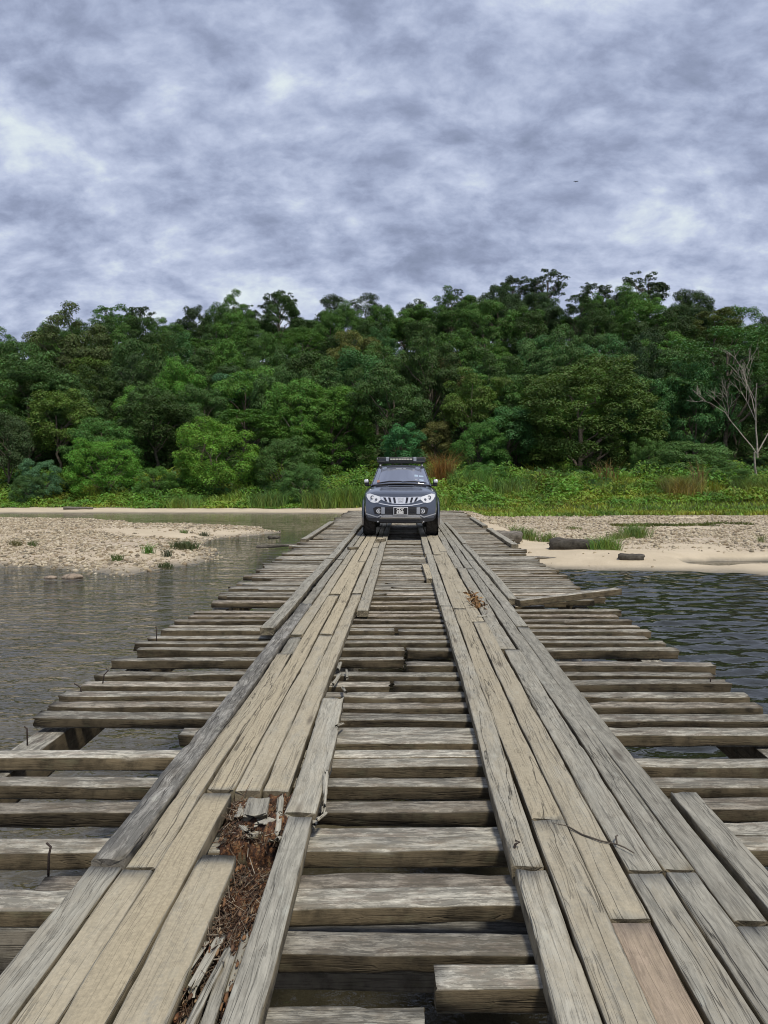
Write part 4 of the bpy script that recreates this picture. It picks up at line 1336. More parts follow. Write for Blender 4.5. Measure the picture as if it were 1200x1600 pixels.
# ------------------------------------------------------------------ trees
def tube_np(paths, n=7):
    """paths: list of (points, radii) -> one vertex / face set"""
    Vs, Fs, k0 = [], [], 0
    for pts, rad in paths:
        pts = np.asarray(pts, float); m_ = len(pts)
        d = np.gradient(pts, axis=0); d /= np.linalg.norm(d, axis=1, keepdims=True) + 1e-9
        ref = np.array([0.31, 0.17, 0.93])
        if abs(d.mean(0) @ ref) > 0.95: ref = np.array([1, 0, 0.2])
        a = np.cross(d, ref); a /= np.linalg.norm(a, axis=1, keepdims=True) + 1e-9
        b = np.cross(d, a)
        th = np.arange(n) * 2 * np.pi / n
        ring = pts[:, None] + np.asarray(rad)[:, None, None] * (a[:, None] * np.cos(th)[None, :, None] + b[:, None] * np.sin(th)[None, :, None])
        Vs.append(ring.reshape(-1, 3))
        i = np.arange(m_ - 1)[:, None] * n; j = np.arange(n)[None]; j2 = (j + 1) % n
        Fs.append(np.stack([i + j, i + j2, i + n + j2, i + n + j], -1).reshape(-1, 4) + k0)
        k0 += m_ * n
    return np.concatenate(Vs), np.concatenate(Fs)


def limb(p0, p1, r0, r1, r, sag=0.08, n=6):
    t = np.linspace(0, 1, n)[:, None]
    L = np.linalg.norm(np.subtract(p1, p0))
    pts = np.asarray(p0) * (1 - t) + np.asarray(p1) * t
    pts = pts + np.array([0, 0, 1]) * (np.sin(t * np.pi) * L * sag)
    pts[1:-1] += r.normal(0, 0.03 * L, (n - 2, 3))
    return pts, np.linspace(r0, r1, n)


def make_tree(kind, seed):
    """crown + trunk meshes of a tree about 10 m tall, origin at its foot"""
    r = np.random.default_rng(seed)
    H = 10.0
    puffs = []
    if kind == 'round':
        Rc, zc, Hc = 3.3, 5.7, 4.0; npf = 62; pr = (0.55, 1.2); leaf = 0.115; flat = 0.7; dn = 210
    elif kind == 'spread':
        Rc, zc, Hc = 4.3, 6.3, 3.0; npf = 62; pr = (0.6, 1.25); leaf = 0.115; flat = 0.5; dn = 210
    elif kind == 'tall':
        Rc, zc, Hc = 2.3, 5.6, 4.4; npf = 58; pr = (0.45, 0.95); leaf = 0.105; flat = 0.7; dn = 230
    elif kind == 'feather':
        Rc, zc, Hc = 4.0, 6.6, 2.7; npf = 90; pr = (0.55, 1.0); leaf = 0.11; flat = 0.28; dn = 125
    elif kind == 'open':
        Rc, zc, Hc = 2.7, 7.7, 2.3; npf = 80; pr = (0.26, 0.55); leaf = 0.115; flat = 0.6; dn = 170
    elif kind == 'bush':
        Rc, zc, Hc = 4.6, 3.0, 4.4; npf = 110; pr = (0.55, 1.1); leaf = 0.10; flat = 0.6; dn = 220
    elif kind == 'giant':
        Rc, zc, Hc = 4.6, 4.6, 5.0; npf = 300; pr = (0.40, 0.85); leaf = 0.090; flat = 0.65; dn = 250
    elif kind == 'big':
        Rc, zc, Hc = 4.6, 4.8, 4.8; npf = 130; pr = (0.55, 1.1); leaf = 0.115; flat = 0.6; dn = 175
    for i in range(npf):
        for _ in range(60):
            v = r.normal(size=3); v /= np.linalg.norm(v)
            if v[2] < (-0.75 if kind not in ('bush', 'big', 'giant') else -0.95): continue
            q = r.uniform(0.62 if kind != 'open' else 0.3, 1.0) ** 0.5
            lump = 0.55 + 0.80 * fbm(np.array([v[0] * 1.6 + seed]), np.array([v[1] * 1.6 + v[2]]), 2, seed)[0]
            p_ = v * q * lump * [Rc, Rc, Hc] + [0, 0, zc]
            if p_[2] < 0.35: continue
            break
        puffs.append((p_, r.uniform(*pr)))
    P, N, Sz = [], [], []
    for c, rad in puffs:
        n = int(dn * rad ** 2 * 1.9) + 12
        v = r.normal(size=(n * 2, 3)); v /= np.linalg.norm(v, axis=1, keepdims=True)
        keep = r.random(n * 2) < np.clip(0.55 + 0.6 * v[:, 2], 0.12, 1)
        v = v[keep][:n]
        rr = rad * r.uniform(0.62, 1.06, len(v))
        bump_ = 0.8 + 0.4 * fbm(v[:, 0] * 2.5 + c[0] * 3, v[:, 1] * 2.5 + v[:, 2] * 2 + c[2], 2, seed + 3)
        p_ = c + v * (rr * bump_)[:, None] * [1, 1, flat]
        nrm_ = v * 0.75 + [0, 0, 0.5] + r.normal(0, 0.33, v.shape)
        if kind == 'feather': nrm_ = v * 0.25 + [0, 0, 1.0] + r.normal(0, 0.35, v.shape)
        nrm_ /= np.linalg.norm(nrm_, axis=1, keepdims=True)
        P.append(p_); N.append(nrm_); Sz.append(leaf * r.uniform(0.6, 1.25, len(v)))
    P, N, Sz = np.concatenate(P), np.concatenate(N), np.concatenate(Sz)
    ok = P[:, 2] > 0.02
    V, F = leaf_set(P[ok], N[ok], Sz[ok], 0.48, 0.14, seed)
    crown = mesh_np('crown', V, F, M['leaf'])
    # trunk and limbs
    paths = []
    top = np.array([r.normal(0, 0.25), r.normal(0, 0.25), zc + 0.3 * Hc])
    rb = 0.20 if kind != 'bush' else 0.14
    t = np.linspace(0, 1, 8)[:, None]
    tp = np.array([0, 0, -0.6]) * (1 - t) + top * t
    tp[1:-1, :2] += r.normal(0, 0.10, (6, 2))
    paths.append((tp, np.linspace(rb, rb * 0.3, 8)))
    order = r.permutation(len(puffs))[: 20 if kind == 'open' else 12]
    for i in order:
        c, rad = puffs[i]
        if kind in ('bush', 'big', 'giant'): c = c * [0.7, 0.7, 0.9]
        f = np.clip((c[2] - 1.5 - 0.35 * np.hypot(c[0], c[1])) / top[2], 0.12, 0.95)
        p0 = tp[0] * (1 - f) + tp[-1] * f
        k = f * 7; i0 = min(int(k), 6); p0 = tp[i0] * (1 - (k - i0)) + tp[i0 + 1] * (k - i0)
        paths.append(limb(p0, c, rb * (1 - f) * 0.55 + 0.03, 0.018, r))
        if kind == 'open':
            for q in range(2):
                j = r.integers(len(puffs))
                if np.linalg.norm(puffs[j][0] - c) < 2.0: paths.append(limb(c, puffs[j][0], 0.025, 0.012, r))
    TV, TF = tube_np(paths)
    return crown, mesh_np('trunk', TV, TF, M['bark'], True)


PROTO = {}
for kind, seeds in (('round', (11, 12, 13, 14)), ('spread', (21, 22, 23)), ('tall', (31, 32, 33)), ('feather', (41, 42)), ('open', (51, 52, 53, 54)), ('bush', (61, 62, 63)), ('big', (71, 72)), ('giant', (81, 82))):
    PROTO[kind] = [make_tree(kind, s) for s in seeds]
trunk_pale = {}


LEAFK = 1.5


def plant(name, kind, v, x, y, h, w, col, rz, label, cat, group=None, pale=False):
    """one tree: h metres tall, w metres wide"""
    crown, trunk = PROTO[kind][v % len(PROTO[kind])]
    z = float(ground_z(np.array([x]), np.array([y]))[0][0])
    t_ = empty(name, (x, y, z), rz)
    nat = {'round': 8.0, 'spread': 10.4, 'tall': 5.8, 'feather': 9.6, 'open': 6.2, 'bush': 10.4, 'big': 10.6, 'giant': 10.4}[kind]
    hn = {'round': 10.2, 'spread': 9.6, 'tall': 10.4, 'feather': 9.4, 'open': 10.2, 'bush': 7.6, 'big': 9.8, 'giant': 9.6}[kind]
    t_.scale = (w / nat, w / nat, h / hn)
    tag(t_, label, cat, group)
    c = obj('crown', crown, t_); c.color = (min(0.2, col[0] * LEAFK * 1.06), min(0.27, col[1] * LEAFK), col[2] * LEAFK * 0.9, 1)
    tr = trunk
    if pale:
        if trunk.name not in trunk_pale:
            m2 = trunk.copy(); m2.materials.clear(); m2.materials.append(M['palebark']); trunk_pale[trunk.name] = m2
        tr = trunk_pale[trunk.name]
    obj('trunk', tr, t_)
    return t_


def from_px(px, d):
    return (px - 632) / 1250 * d


def elev(py, d):
    return CAM_Z + (742 - py) / 1250 * d


G_DARK, G_MID, G_BR, G_BLUE, G_OLIVE, G_BROWN = (0.038, 0.078, 0.022), (0.055, 0.122, 0.027), (0.085, 0.20, 0.026), (0.046, 0.115, 0.040), (0.072, 0.125, 0.026), (0.072, 0.098, 0.032)
# the trees one can pick out of the front of the forest: px, distance, top py, width px
FRONT = [
    ('leafy_tree', 'bush', 0, 335, 68, 650, 150, G_BR, 'rounded bright green bushy tree standing alone left of the pickup at the forest edge'),
    ('leafy_tree', 'bush', 1, 162, 67, 682, 118, (0.072, 0.175, 0.026), 'low bright green bushy tree at far left, before a taller one'),
    ('leafy_tree', 'bush', 2, 160, 72, 652, 135, (0.050, 0.120, 0.030), 'rounded mid green tree directly behind the low bright bush on the left'),
    ('leafy_tree', 'giant', 0, 520, 75, 596, 165, (0.060, 0.135, 0.024), 'broad mid green dense tree behind the left side of the pickup, with layered clumps'),
    ('leafy_tree', 'round', 0, 628, 70, 656, 82, (0.040, 0.135, 0.048), 'small fresh blue green tree directly behind the roof rack of the pickup'),
    ('leafy_tree', 'bush', 1, 745, 72, 655, 92, (0.050, 0.125, 0.028), 'rounded green shrubby tree to the right of the pickup roof'),
    ('leafy_tree', 'giant', 1, 905, 73, 560, 262, (0.050, 0.088, 0.022), 'very wide dark tree with yellow and reddish young leaves right of the pickup'),
    ('leafy_tree', 'big', 0, 805, 76, 588, 120, (0.048, 0.105, 0.026), 'mid green tree at the left shoulder of the wide dark tree'),
    ('feathery_tree', 'feather', 0, 1128, 76, 505, 205, (0.042, 0.098, 0.034), 'tall feathery canopied tree above the bare tree at the right edge'),
    ('feathery_tree', 'bush', 2, 1075, 66, 690, 150, (0.060, 0.120, 0.038), 'low feathery green shrub tree at the foot of the bare white tree'),
    ('leafy_tree', 'bush', 0, 1010, 68, 682, 70, (0.055, 0.115, 0.030), 'small upright green bush right of the wide dark tree'),
    ('leafy_tree', 'giant', 1, 40, 78, 548, 220, (0.046, 0.095, 0.030), 'large tree with hanging light green foliage at the left edge'),
    ('leafy_tree', 'round', 1, 6, 68, 630, 90, (0.036, 0.062, 0.026), 'dull dark green tree cut by the left edge above the bank'),
    ('leafy_tree', 'spread', 0, 118, 98, 488, 150, (0.050, 0.074, 0.026), 'tall brownish olive spreading tree on the skyline at left'),
    ('leafy_tree', 'round', 2, 282, 82, 556, 82, (0.060, 0.150, 0.024), 'bright green upright tree standing out on the left middle of the slope'),
    ('leafy_tree', 'spread', 1, 378, 86, 575, 135, (0.038, 0.098, 0.050), 'blue green spreading tree above the rounded bright bush at left'),
    ('leafy_tree', 'big', 0, 225, 77, 590, 110, G_DARK, 'dark vine hung tree between the two bright bushes at left'),
    ('leafy_tree', 'bush', 1, 440, 68, 680, 110, (0.048, 0.100, 0.028), 'loose green bush between the rounded bright tree and the pickup'),
    ('leafy_tree', 'tall', 0, 590, 92, 538, 70, (0.050, 0.105, 0.028), 'slender tree with a pale straight trunk above the pickup', ),
    ('leafy_tree', 'spread', 2, 694, 90, 552, 78, (0.080, 0.085, 0.035), 'brownish tree on a thin pale trunk to the upper right of the pickup'),
    ('leafy_tree', 'round', 3, 680, 76, 655, 74, (0.085, 0.095, 0.035), 'brownish green tree just right behind the pickup roof'),
    ('leafy_tree', 'big', 1, 1000, 84, 520, 110, (0.024, 0.048, 0.020), 'tall dark column of vines below the right skyline tree'),
    ('leafy_tree', 'round', 0, 548, 100, 510, 90, (0.085, 0.100, 0.030), 'yellowish green round tree high on the slope left of centre'),
]
for f in FRONT:
    nm, kd, v, px, d_, py, wpx, col, lab = f
    x = from_px(px, d_)
    gz = float(ground_z(np.array([x]), np.array([d_]))[0][0])
    plant(nm, kd, v, x, d_, elev(py, d_) - gz, wpx / 1250 * d_, col, (px * 0.37) % 6.28, lab, 'tree', pale='pale' in lab)

RIDGE = [  # skyline trees: px, top py, width px, kind, label
    (437, 452, 58, 'open', 'lone tall airy tree on a thin trunk on the skyline left of centre'),
    (385, 474, 50, 'open', 'airy dark tree on the skyline left of the lone tall one'),
    (215, 474, 60, 'open', 'airy forked tree on the left skyline'),
    (178, 479, 40, 'open', 'thin airy tree on the left skyline with sky behind its twigs'),
    (300, 473, 60, 'round', 'dense dark crown on the left skyline between two airy trees'),
    (520, 459, 75, 'tall', 'pointed dark tree on the skyline above the pickup left'),
    (575, 462, 60, 'tall', 'bushy skyline tree straight above the pickup'),
    (720, 454, 62, 'open', 'airy tree on the skyline right of centre'),
    (800, 431, 66, 'open', 'high airy tree on the skyline, left of the highest one'),
    (850, 423, 70, 'open', 'highest airy tree on the skyline right of centre'),
    (925, 444, 66, 'open', 'forked airy tree on the skyline between two high ones'),
    (998, 430, 84, 'open', 'wide airy topped tree standing highest on the right skyline'),
    (1052, 480, 55, 'open', 'low airy tree on the falling right skyline'),
    (960, 452, 60, 'round', 'dense dark crown under the wide airy tree on the right'),
    (650, 470, 60, 'round', 'rounded dark crown on the skyline above the pickup right'),
]
for i, (px, py, wpx, kd, lab) in enumerate(RIDGE):
    d_ = 146 + (i * 5) % 9
    x = from_px(px, d_)
    gz = float(ground_z(np.array([x]), np.array([d_]))[0][0])
    plant('skyline_tree', kd, i, x, d_, elev(py, d_) - gz, wpx / 1250 * d_ * 1.1, (0.026, 0.046, 0.020), i * 1.7, lab, 'tree')

# the rest of the forest on the hillside
taken = [(from_px(f[3], f[4]), f[4]) for f in FRONT]
KINDS_ = [('round', 'round crowned'), ('spread', 'broad spreading'), ('tall', 'narrow upright'), ('feather', 'layered feathery'), ('big', 'bulky')]
pal = [(G_DARK, 'dark green'), ((0.030, 0.058, 0.016), 'very dark green'), ((0.044, 0.092, 0.028), 'deep green'), (G_MID, 'mid green'), (G_MID, 'mid green'), (G_BLUE, 'bluish green'), (G_OLIVE, 'olive'),
       ((0.034, 0.066, 0.026), 'blackish green'), ((0.066, 0.150, 0.030), 'fresh green'), (G_BROWN, 'brownish')]
def whereabouts(px, d_):
    hi = 'low on the hillside' if d_ < 92 else ('halfway up the hillside' if d_ < 120 else 'high near the ridge')
    for lim, s_ in ((190, 'at far left'), (330, 'left of the rounded bright tree'), (450, 'above the rounded bright tree'), (560, 'left of the pickup roof'), (690, 'straight above the pickup'), (800, 'right of the pickup roof'),
                    (1040, 'over the wide dark tree'), (9999, 'behind the bare tree')):
        if px < lim: return hi + ' ' + s_


tr_ = np.random.default_rng(5)
pts_ = []
tries = 0
while len(pts_) < 245 and tries < 30000:
    tries += 1
    d_ = 73 + 82 * tr_.random() ** 0.85
    x = tr_.uniform(-0.53, 0.50) * d_ * 1.04 - 1
    sp_ = 4.5 + (d_ - 73) * 0.022
    if all((x - a) ** 2 + (d_ - b) ** 2 > sp_ ** 2 for a, b in pts_) and all((x - a) ** 2 + (d_ - b) ** 2 > 9 for a, b in taken):
        pts_.append((x, d_))
forest = []
for x, d_ in pts_:
    k = tr_.choice(5, p=[0.36, 0.20, 0.20, 0.10, 0.14])
    kd, word = KINDS_[k]
    h = tr_.uniform(7.5, 12.5) * (0.85 if d_ < 80 else 1) * (0.70 if d_ > 132 else 1)
    wd = {'round': 7.0, 'spread': 8.6, 'tall': 5.0, 'feather': 8.2, 'big': 7.6}[kd] * tr_.uniform(0.8, 1.15)
    col, cw_ = pal[tr_.choice(len(pal), p=[.15, .11, .17, .16, .15, .06, .03, .08, .08, .01])]
    col = np.array(col) * tr_.uniform(0.9, 1.1) * (0.80 if d_ > 95 else 0.95)
    lab = cw_ + ' ' + word + ' tree ' + whereabouts(632 + x / d_ * 1250, d_)
    grp = lab.replace(' tree ', ' trees ')
    forest.append(plant('forest_tree', kd, int(tr_.integers(4)), x, d_, h, wd, tuple(col), tr_.uniform(0, 6.28), lab, 'tree', grp, pale=tr_.random() < 0.05))

side = []
for _ in range(4000):
    if len(side) >= 64: break
    d_ = 76 + 60 * tr_.random(); q = tr_.uniform(0.56, 0.92) * (1 if tr_.random() < 0.5 else -1)
    x = q * d_
    if all((x - a) ** 2 + (d_ - b) ** 2 > 36 for a, b in side): side.append((x, d_))
for x, d_ in side:
    ed = 'left' if x < 0 else 'right'
    plant('forest_tree', KINDS_[int(tr_.integers(5))][0], int(tr_.integers(4)), x, d_, tr_.uniform(8, 12), tr_.uniform(7, 9.5), tuple(np.array(pal[int(tr_.integers(5))][0]) * 0.9), tr_.uniform(0, 6.28),
          'green forest tree standing beyond the ' + ed + ' edge of the view', 'tree', 'forest trees beyond the ' + ed + ' edge')
same = {}
for t_ in forest: same.setdefault(t_['label'], []).append(t_)
for lab, ts in same.items():
    if len(ts) > 1:
        ts.sort(key=lambda q: q.location.x / q.location.y)
        for i, t_ in enumerate(ts):
            t_['label'] = lab + ', ' + {2: ('leftmost', 'rightmost'), 3: ('leftmost', 'middle', 'rightmost')}.get(len(ts), ('first', 'second', 'third', 'fourth', 'fifth', 'sixth'))[i]

# low undergrowth between the trunks
ur = np.random.default_rng(23)
n = 60000
y = 66 + 60 * ur.random(n) ** 1.6; x = ur.uniform(-0.55, 0.52, n) * y
cl_n = fbm(x * 0.3, y * 0.3, 3, 61)
P = np.stack([x, y, ground_z(x, y)[0] + (0.2 + 2.2 * np.clip(cl_n - 0.25, 0, 1)) * ur.uniform(0.2, 1.1, n)], -1)
N = ur.normal(0, 0.4, P.shape) + [0, -0.35, 0.85]; N /= np.linalg.norm(N, axis=1, keepdims=True)
V_, F_ = leaf_set(P, N, ur.uniform(0.14, 0.30, n), 0.5, 0.15, 6)
ug = obj('undergrowth', mesh_np('undergrowth', V_, F_, M['leaf'])); ug.color = (0.060, 0.125, 0.030, 1)
tag(ug, 'low green undergrowth covering the forest floor below the trees', 'undergrowth', kind='stuff')

# the bare white tree at the right
def bare_tree(seed):
    r = np.random.default_rng(seed)
    paths = []
    def grow(p, d, L, rad, lev):
        n = 6
        pts = [np.array(p, float)]
        dd = np.array(d, float)
        for i in range(n - 1):
            dd = dd + r.normal(0, 0.09, 3); dd[2] += 0.02; dd /= np.linalg.norm(dd)
            pts.append(pts[-1] + dd * L / (n - 1))
        paths.append((np.array(pts), np.linspace(rad, rad * 0.45, n)))
        if lev == 0: return
        for k in range(4 if lev < 3 else 3):
            f = r.uniform(0.35, 1.0); i0 = min(int(f * (n - 1)), n - 2)
            q = pts[i0] * (1 - (f * (n - 1) - i0)) + pts[i0 + 1] * (f * (n - 1) - i0)
            a = r.normal(0, 1, 3); a -= (a @ dd) * dd; a /= np.linalg.norm(a)
            nd = dd * 0.95 + a * 0.55 + [0, 0, 0.12]; nd /= np.linalg.norm(nd)
            grow(q, nd, L * r.uniform(0.45, 0.68), max(rad * 0.48, 0.012), lev - 1)
    grow((0, 0, -0.4), (0, 0, 1), 2.9, 0.13, 0)
    grow((0, 0, 2.0), (-0.12, 0, 1), 5.6, 0.075, 3)
    grow((0, 0, 2.2), (-0.44, 0.05, 0.90), 4.2, 0.050, 3)
    grow((0.0, 0, 2.4), (0.36, -0.1, 0.90), 4.6, 0.055, 3)
    return paths


d_ = 66.0; x = from_px(1176, d_)
bt = empty('bare_tree', (x, d_, float(ground_z(np.array([x]), np.array([d_]))[0][0])))
bt.scale = (1.05, 1.05, 1.08)
tag(bt, 'leafless pale branched tree at the right edge of the forest', 'tree')
P_ = bare_tree(8)
V_, F_ = tube_np(P_[:1], 9); obj('trunk', mesh_np('trunk', V_, F_, M['palebark'], True), bt)
for lo, hi in ((1, 1 + (len(P_) - 1) // 3), (1 + (len(P_) - 1) // 3, 1 + 2 * (len(P_) - 1) // 3), (1 + 2 * (len(P_) - 1) // 3, len(P_))):
    V_, F_ = tube_np(P_[lo:hi], 6); obj('branch', mesh_np('branch', V_, F_, M['palebark'], True), bt)

# ------------------------------------------------------------------ bank vegetation
def blades(P, H, Wd, lean, seed):
    """grass blades: two bent quads each"""
    r = np.random.default_rng(seed)
    n = len(P)
    a = r.uniform(0, 2 * np.pi, n); b = r.uniform(0, 2 * np.pi, n)
    side = np.stack([np.cos(a), np.sin(a), 0 * a], -1) * np.asarray(Wd)[:, None] * 0.5
    ln = np.stack([np.cos(b), np.sin(b), 0 * b], -1) * (H * lean * r.uniform(0.3, 1.3, n))[:, None]
    up = np.zeros((n, 3)); up[:, 2] = H
    m_ = P + up * 0.62 + ln * 0.32
    tp = P + up * r.uniform(0.78, 1.0, n)[:, None] + ln
    V = np.stack([P - side, P + side, m_ + side * 0.8, m_ - side * 0.8, tp + side * 0.12, tp - side * 0.12], 1).reshape(-1, 3)
    k = np.arange(n) * 6
    F = np.concatenate([np.stack([k, k + 1, k + 2, k + 3], -1), np.stack([k + 3, k + 2, k + 4, k + 5], -1)])
    return V, F


vr = np.random.default_rng(17)
def bank_points(n, y_lo, y_hi, x_of=0.52):
    y = vr.uniform(0, 1, n * 3)
    yy = y_lo + (y_hi - y_lo) * y
    x = vr.uniform(-x_of, x_of - 0.04, n * 3) * yy * 1.05
    g0 = grass_line(x) + (fbm(x * 0.4, yy * 0.4, 3, 8) - 0.5) * 3
    ok = yy > g0 + vr.exponential(0.25, n * 3) - 0.1
    x, yy, g0 = x[ok][:n], yy[ok][:n], g0[ok][:n]
    z = ground_z(x, yy)[0]
    return x, yy, z, yy - g0


# short turf and tall rank grass
x, y, z, dd = bank_points(52000, 46, 74)
clump = fbm(x * 0.5, y * 0.5, 3, 41)
H = 0.12 + 0.20 * vr.random(len(x)) + np.clip((dd - np.where(x > 3, 8.5, 1.2)) / 3.5, 0, 1) * (0.15 + 2.2 * np.clip(clump - 0.42, 0, 0.5)) * vr.uniform(0.5, 1.25, len(x))
V_, F_ = blades(np.stack([x, y, z - 0.03], -1), H, 0.05 + 0.05 * vr.random(len(x)), 0.75, 3)
gr_ = obj('bank_grass', mesh_np('bank_grass', V_, F_, M['grass'])); gr_.color = (0.20, 0.29, 0.05, 1)
tag(gr_, 'lush green grass growing along the far river bank', 'grass', kind='stuff')
# broad leaved weeds heaped on the bank
x, y, z, dd = bank_points(100000, 55, 75)
clump = fbm(x * 0.35, y * 0.5, 3, 51)
ok = (dd > np.where(x > 3, 7.5, 0.3)) & (vr.random(len(x)) < sstep(clump, 0.28, 0.42))
x, y, z, dd, clump = x[ok], y[ok], z[ok], dd[ok], clump[ok]
hh_ = np.clip((dd - np.where(x > 3, 7.2, 0.0)) / 5, 0.1, 1) * (0.4 + 2.6 * np.clip(clump - 0.32, 0, 0.6)) * (1 + 0.35 * np.sin(x * 2.1) * np.sin(y * 1.7 + x))
P = np.stack([x, y, z + hh_ * vr.uniform(0.45, 1.05, len(x))], -1)
N = vr.normal(0, 0.45, P.shape) + [0, -0.25, 0.9]; N /= np.linalg.norm(N, axis=1, keepdims=True)
V_, F_ = leaf_set(P, N, vr.uniform(0.07, 0.17, len(x)), 0.5, 0.15, 4)
wd_ = obj('bank_weeds', mesh_np('bank_weeds', V_, F_, M['weed'])); wd_.color = (0.135, 0.26, 0.042, 1)
tag(wd_, 'tangle of green weeds and creepers on the far bank', 'weeds', kind='stuff')


def tuft(name, x, y, n, rad, h, col, label, cat='grass clump', lean=0.8, wd=0.035, group=None, seed=0, base=None):
    r = np.random.default_rng(seed + int(abs(x) * 100) + n)
    q = np.clip(r.normal(0, 1, (n, 2)), -1.7, 1.7) * rad * 0.5
    zg = ground_z(x + q[:, 0], y + q[:, 1])[0]
    P = np.stack([q[:, 0], q[:, 1], zg - 0.02], -1)
    z0 = float(zg.mean()); P[:, 2] -= z0
    V, F = blades(P, h * r.uniform(0.5, 1.1, n), np.full(n, wd), lean, seed + n)
    # blades lean outwards
    o_ = obj(name, mesh_np(name, V, F, M['grass']), None, (x, y, z0))
    o_.color = (*col, 1)
    tag(o_, label, cat, group)
    return o_


def px_tuft(name, px, d_, wpx, h, col, label, n=700, **k):
    return tuft(name, from_px(px, d_), d_, n, wpx / 1250 * d_ / 2, h, col, label, **k)


px_tuft('reed_clump', 500, 61.5, 60, 1.68, (0.112, 0.215, 0.048), 'tall clump of arching green reed grass on the bank left of the pickup', n=900, lean=0.6)
px_tuft('reed_clump', 545, 62, 50, 1.84, (0.128, 0.247, 0.048), 'tall light green reed grass directly behind the left side of the pickup', n=800, lean=0.5)
px_tuft('reed_clump', 420, 62, 60, 1.44, (0.098, 0.195, 0.048), 'reed grass clump on the bank below the loose green bush', n=800, lean=0.6)
px_tuft('reed_clump', 285, 62, 60, 1.04, (0.128, 0.247, 0.054), 'arching pale green grass clump below the rounded bright tree', n=700, lean=0.9)
px_tuft('dry_bush', 690, 62.5, 36, 3.0, (0.24, 0.155, 0.050), 'rusty orange dry grass bush just right of the pickup', n=700, lean=0.55, wd=0.03)
px_tuft('reed_clump', 735, 61, 75, 1.68, (0.120, 0.247, 0.054), 'broad tall bright reed bed to the right of the dry orange bush', n=1200, lean=0.5)
px_tuft('reed_clump', 800, 60, 70, 1.28, (0.112, 0.215, 0.054), 'grass clump on the bank in front of the left end of the wide dark tree', n=800, lean=0.6)
px_tuft('reed_clump', 1060, 57.5, 62, 1.52, (0.203, 0.215, 0.066), 'big arching straw tinted grass clump on the right bank', n=1000, lean=0.9)
px_tuft('reed_clump', 1170, 58, 70, 1.28, (0.128, 0.208, 0.048), 'tall grass clump at the foot of the bare tree near the right edge', n=900, lean=0.7)
px_tuft('reed_clump', 950, 59, 70, 1.04, (0.105, 0.215, 0.060), 'low green grass clump in the middle of the right bank', n=800, lean=0.7)
px_tuft('dry_stalks', 945, 61.5, 40, 2.6, (0.20, 0.150, 0.060), 'dry yellow brown stalks in front of the wide dark tree', n=60, lean=0.4, wd=0.04)
px_tuft('dry_stalks', 1086, 58.5, 22, 2.5, (0.24, 0.165, 0.070), 'dry tan seed stalks standing beside the arching straw grass', n=50, lean=0.4, wd=0.04)
px_tuft('dry_stalks', 860, 61, 60, 1.8, (0.17, 0.14, 0.05), 'thin dry stalks along the bank below the wide dark tree', n=70, lean=0.4, wd=0.035)


def bush(name, px, d_, py, wpx, col, v, label):
    x = from_px(px, d_); gz = float(ground_z(np.array([x]), np.array([d_]))[0][0])
    plant(name, 'bush', v, x, d_, elev(py, d_) - gz, wpx / 1250 * d_, col, px * 0.7, label, 'bush')


bush('bush', 38, 63.5, 738, 62, (0.040, 0.085, 0.028), 0, 'dull green low bush on the bank at the far left')
bush('bush', 60, 65, 715, 70, (0.055, 0.130, 0.065), 1, 'pale blue green broad leaved shrub on the left bank')
bush('bush', 240, 66, 728, 70, (0.060, 0.135, 0.030), 2, 'low green bush on the bank between the two bright trees')
bush('bush', 470, 64, 722, 80, (0.055, 0.120, 0.036), 0, 'green bush on the bank left of the tall reed grass')
bush('bush', 930, 61.5, 744, 60, (0.040, 0.085, 0.030), 1, 'small dark green bush on the right bank below the dry stalks')
bush('bush', 850, 63, 735, 90, (0.058, 0.120, 0.032), 2, 'wide green bush at the foot of the wide dark tree')
bush('bush', 1130, 61, 728, 90, (0.060, 0.125, 0.036), 0, 'green bush on the right bank below the bare tree')
bush('bush', 760, 64, 722, 70, (0.060, 0.140, 0.034), 1, 'green bush behind the reed bed right of the pickup')

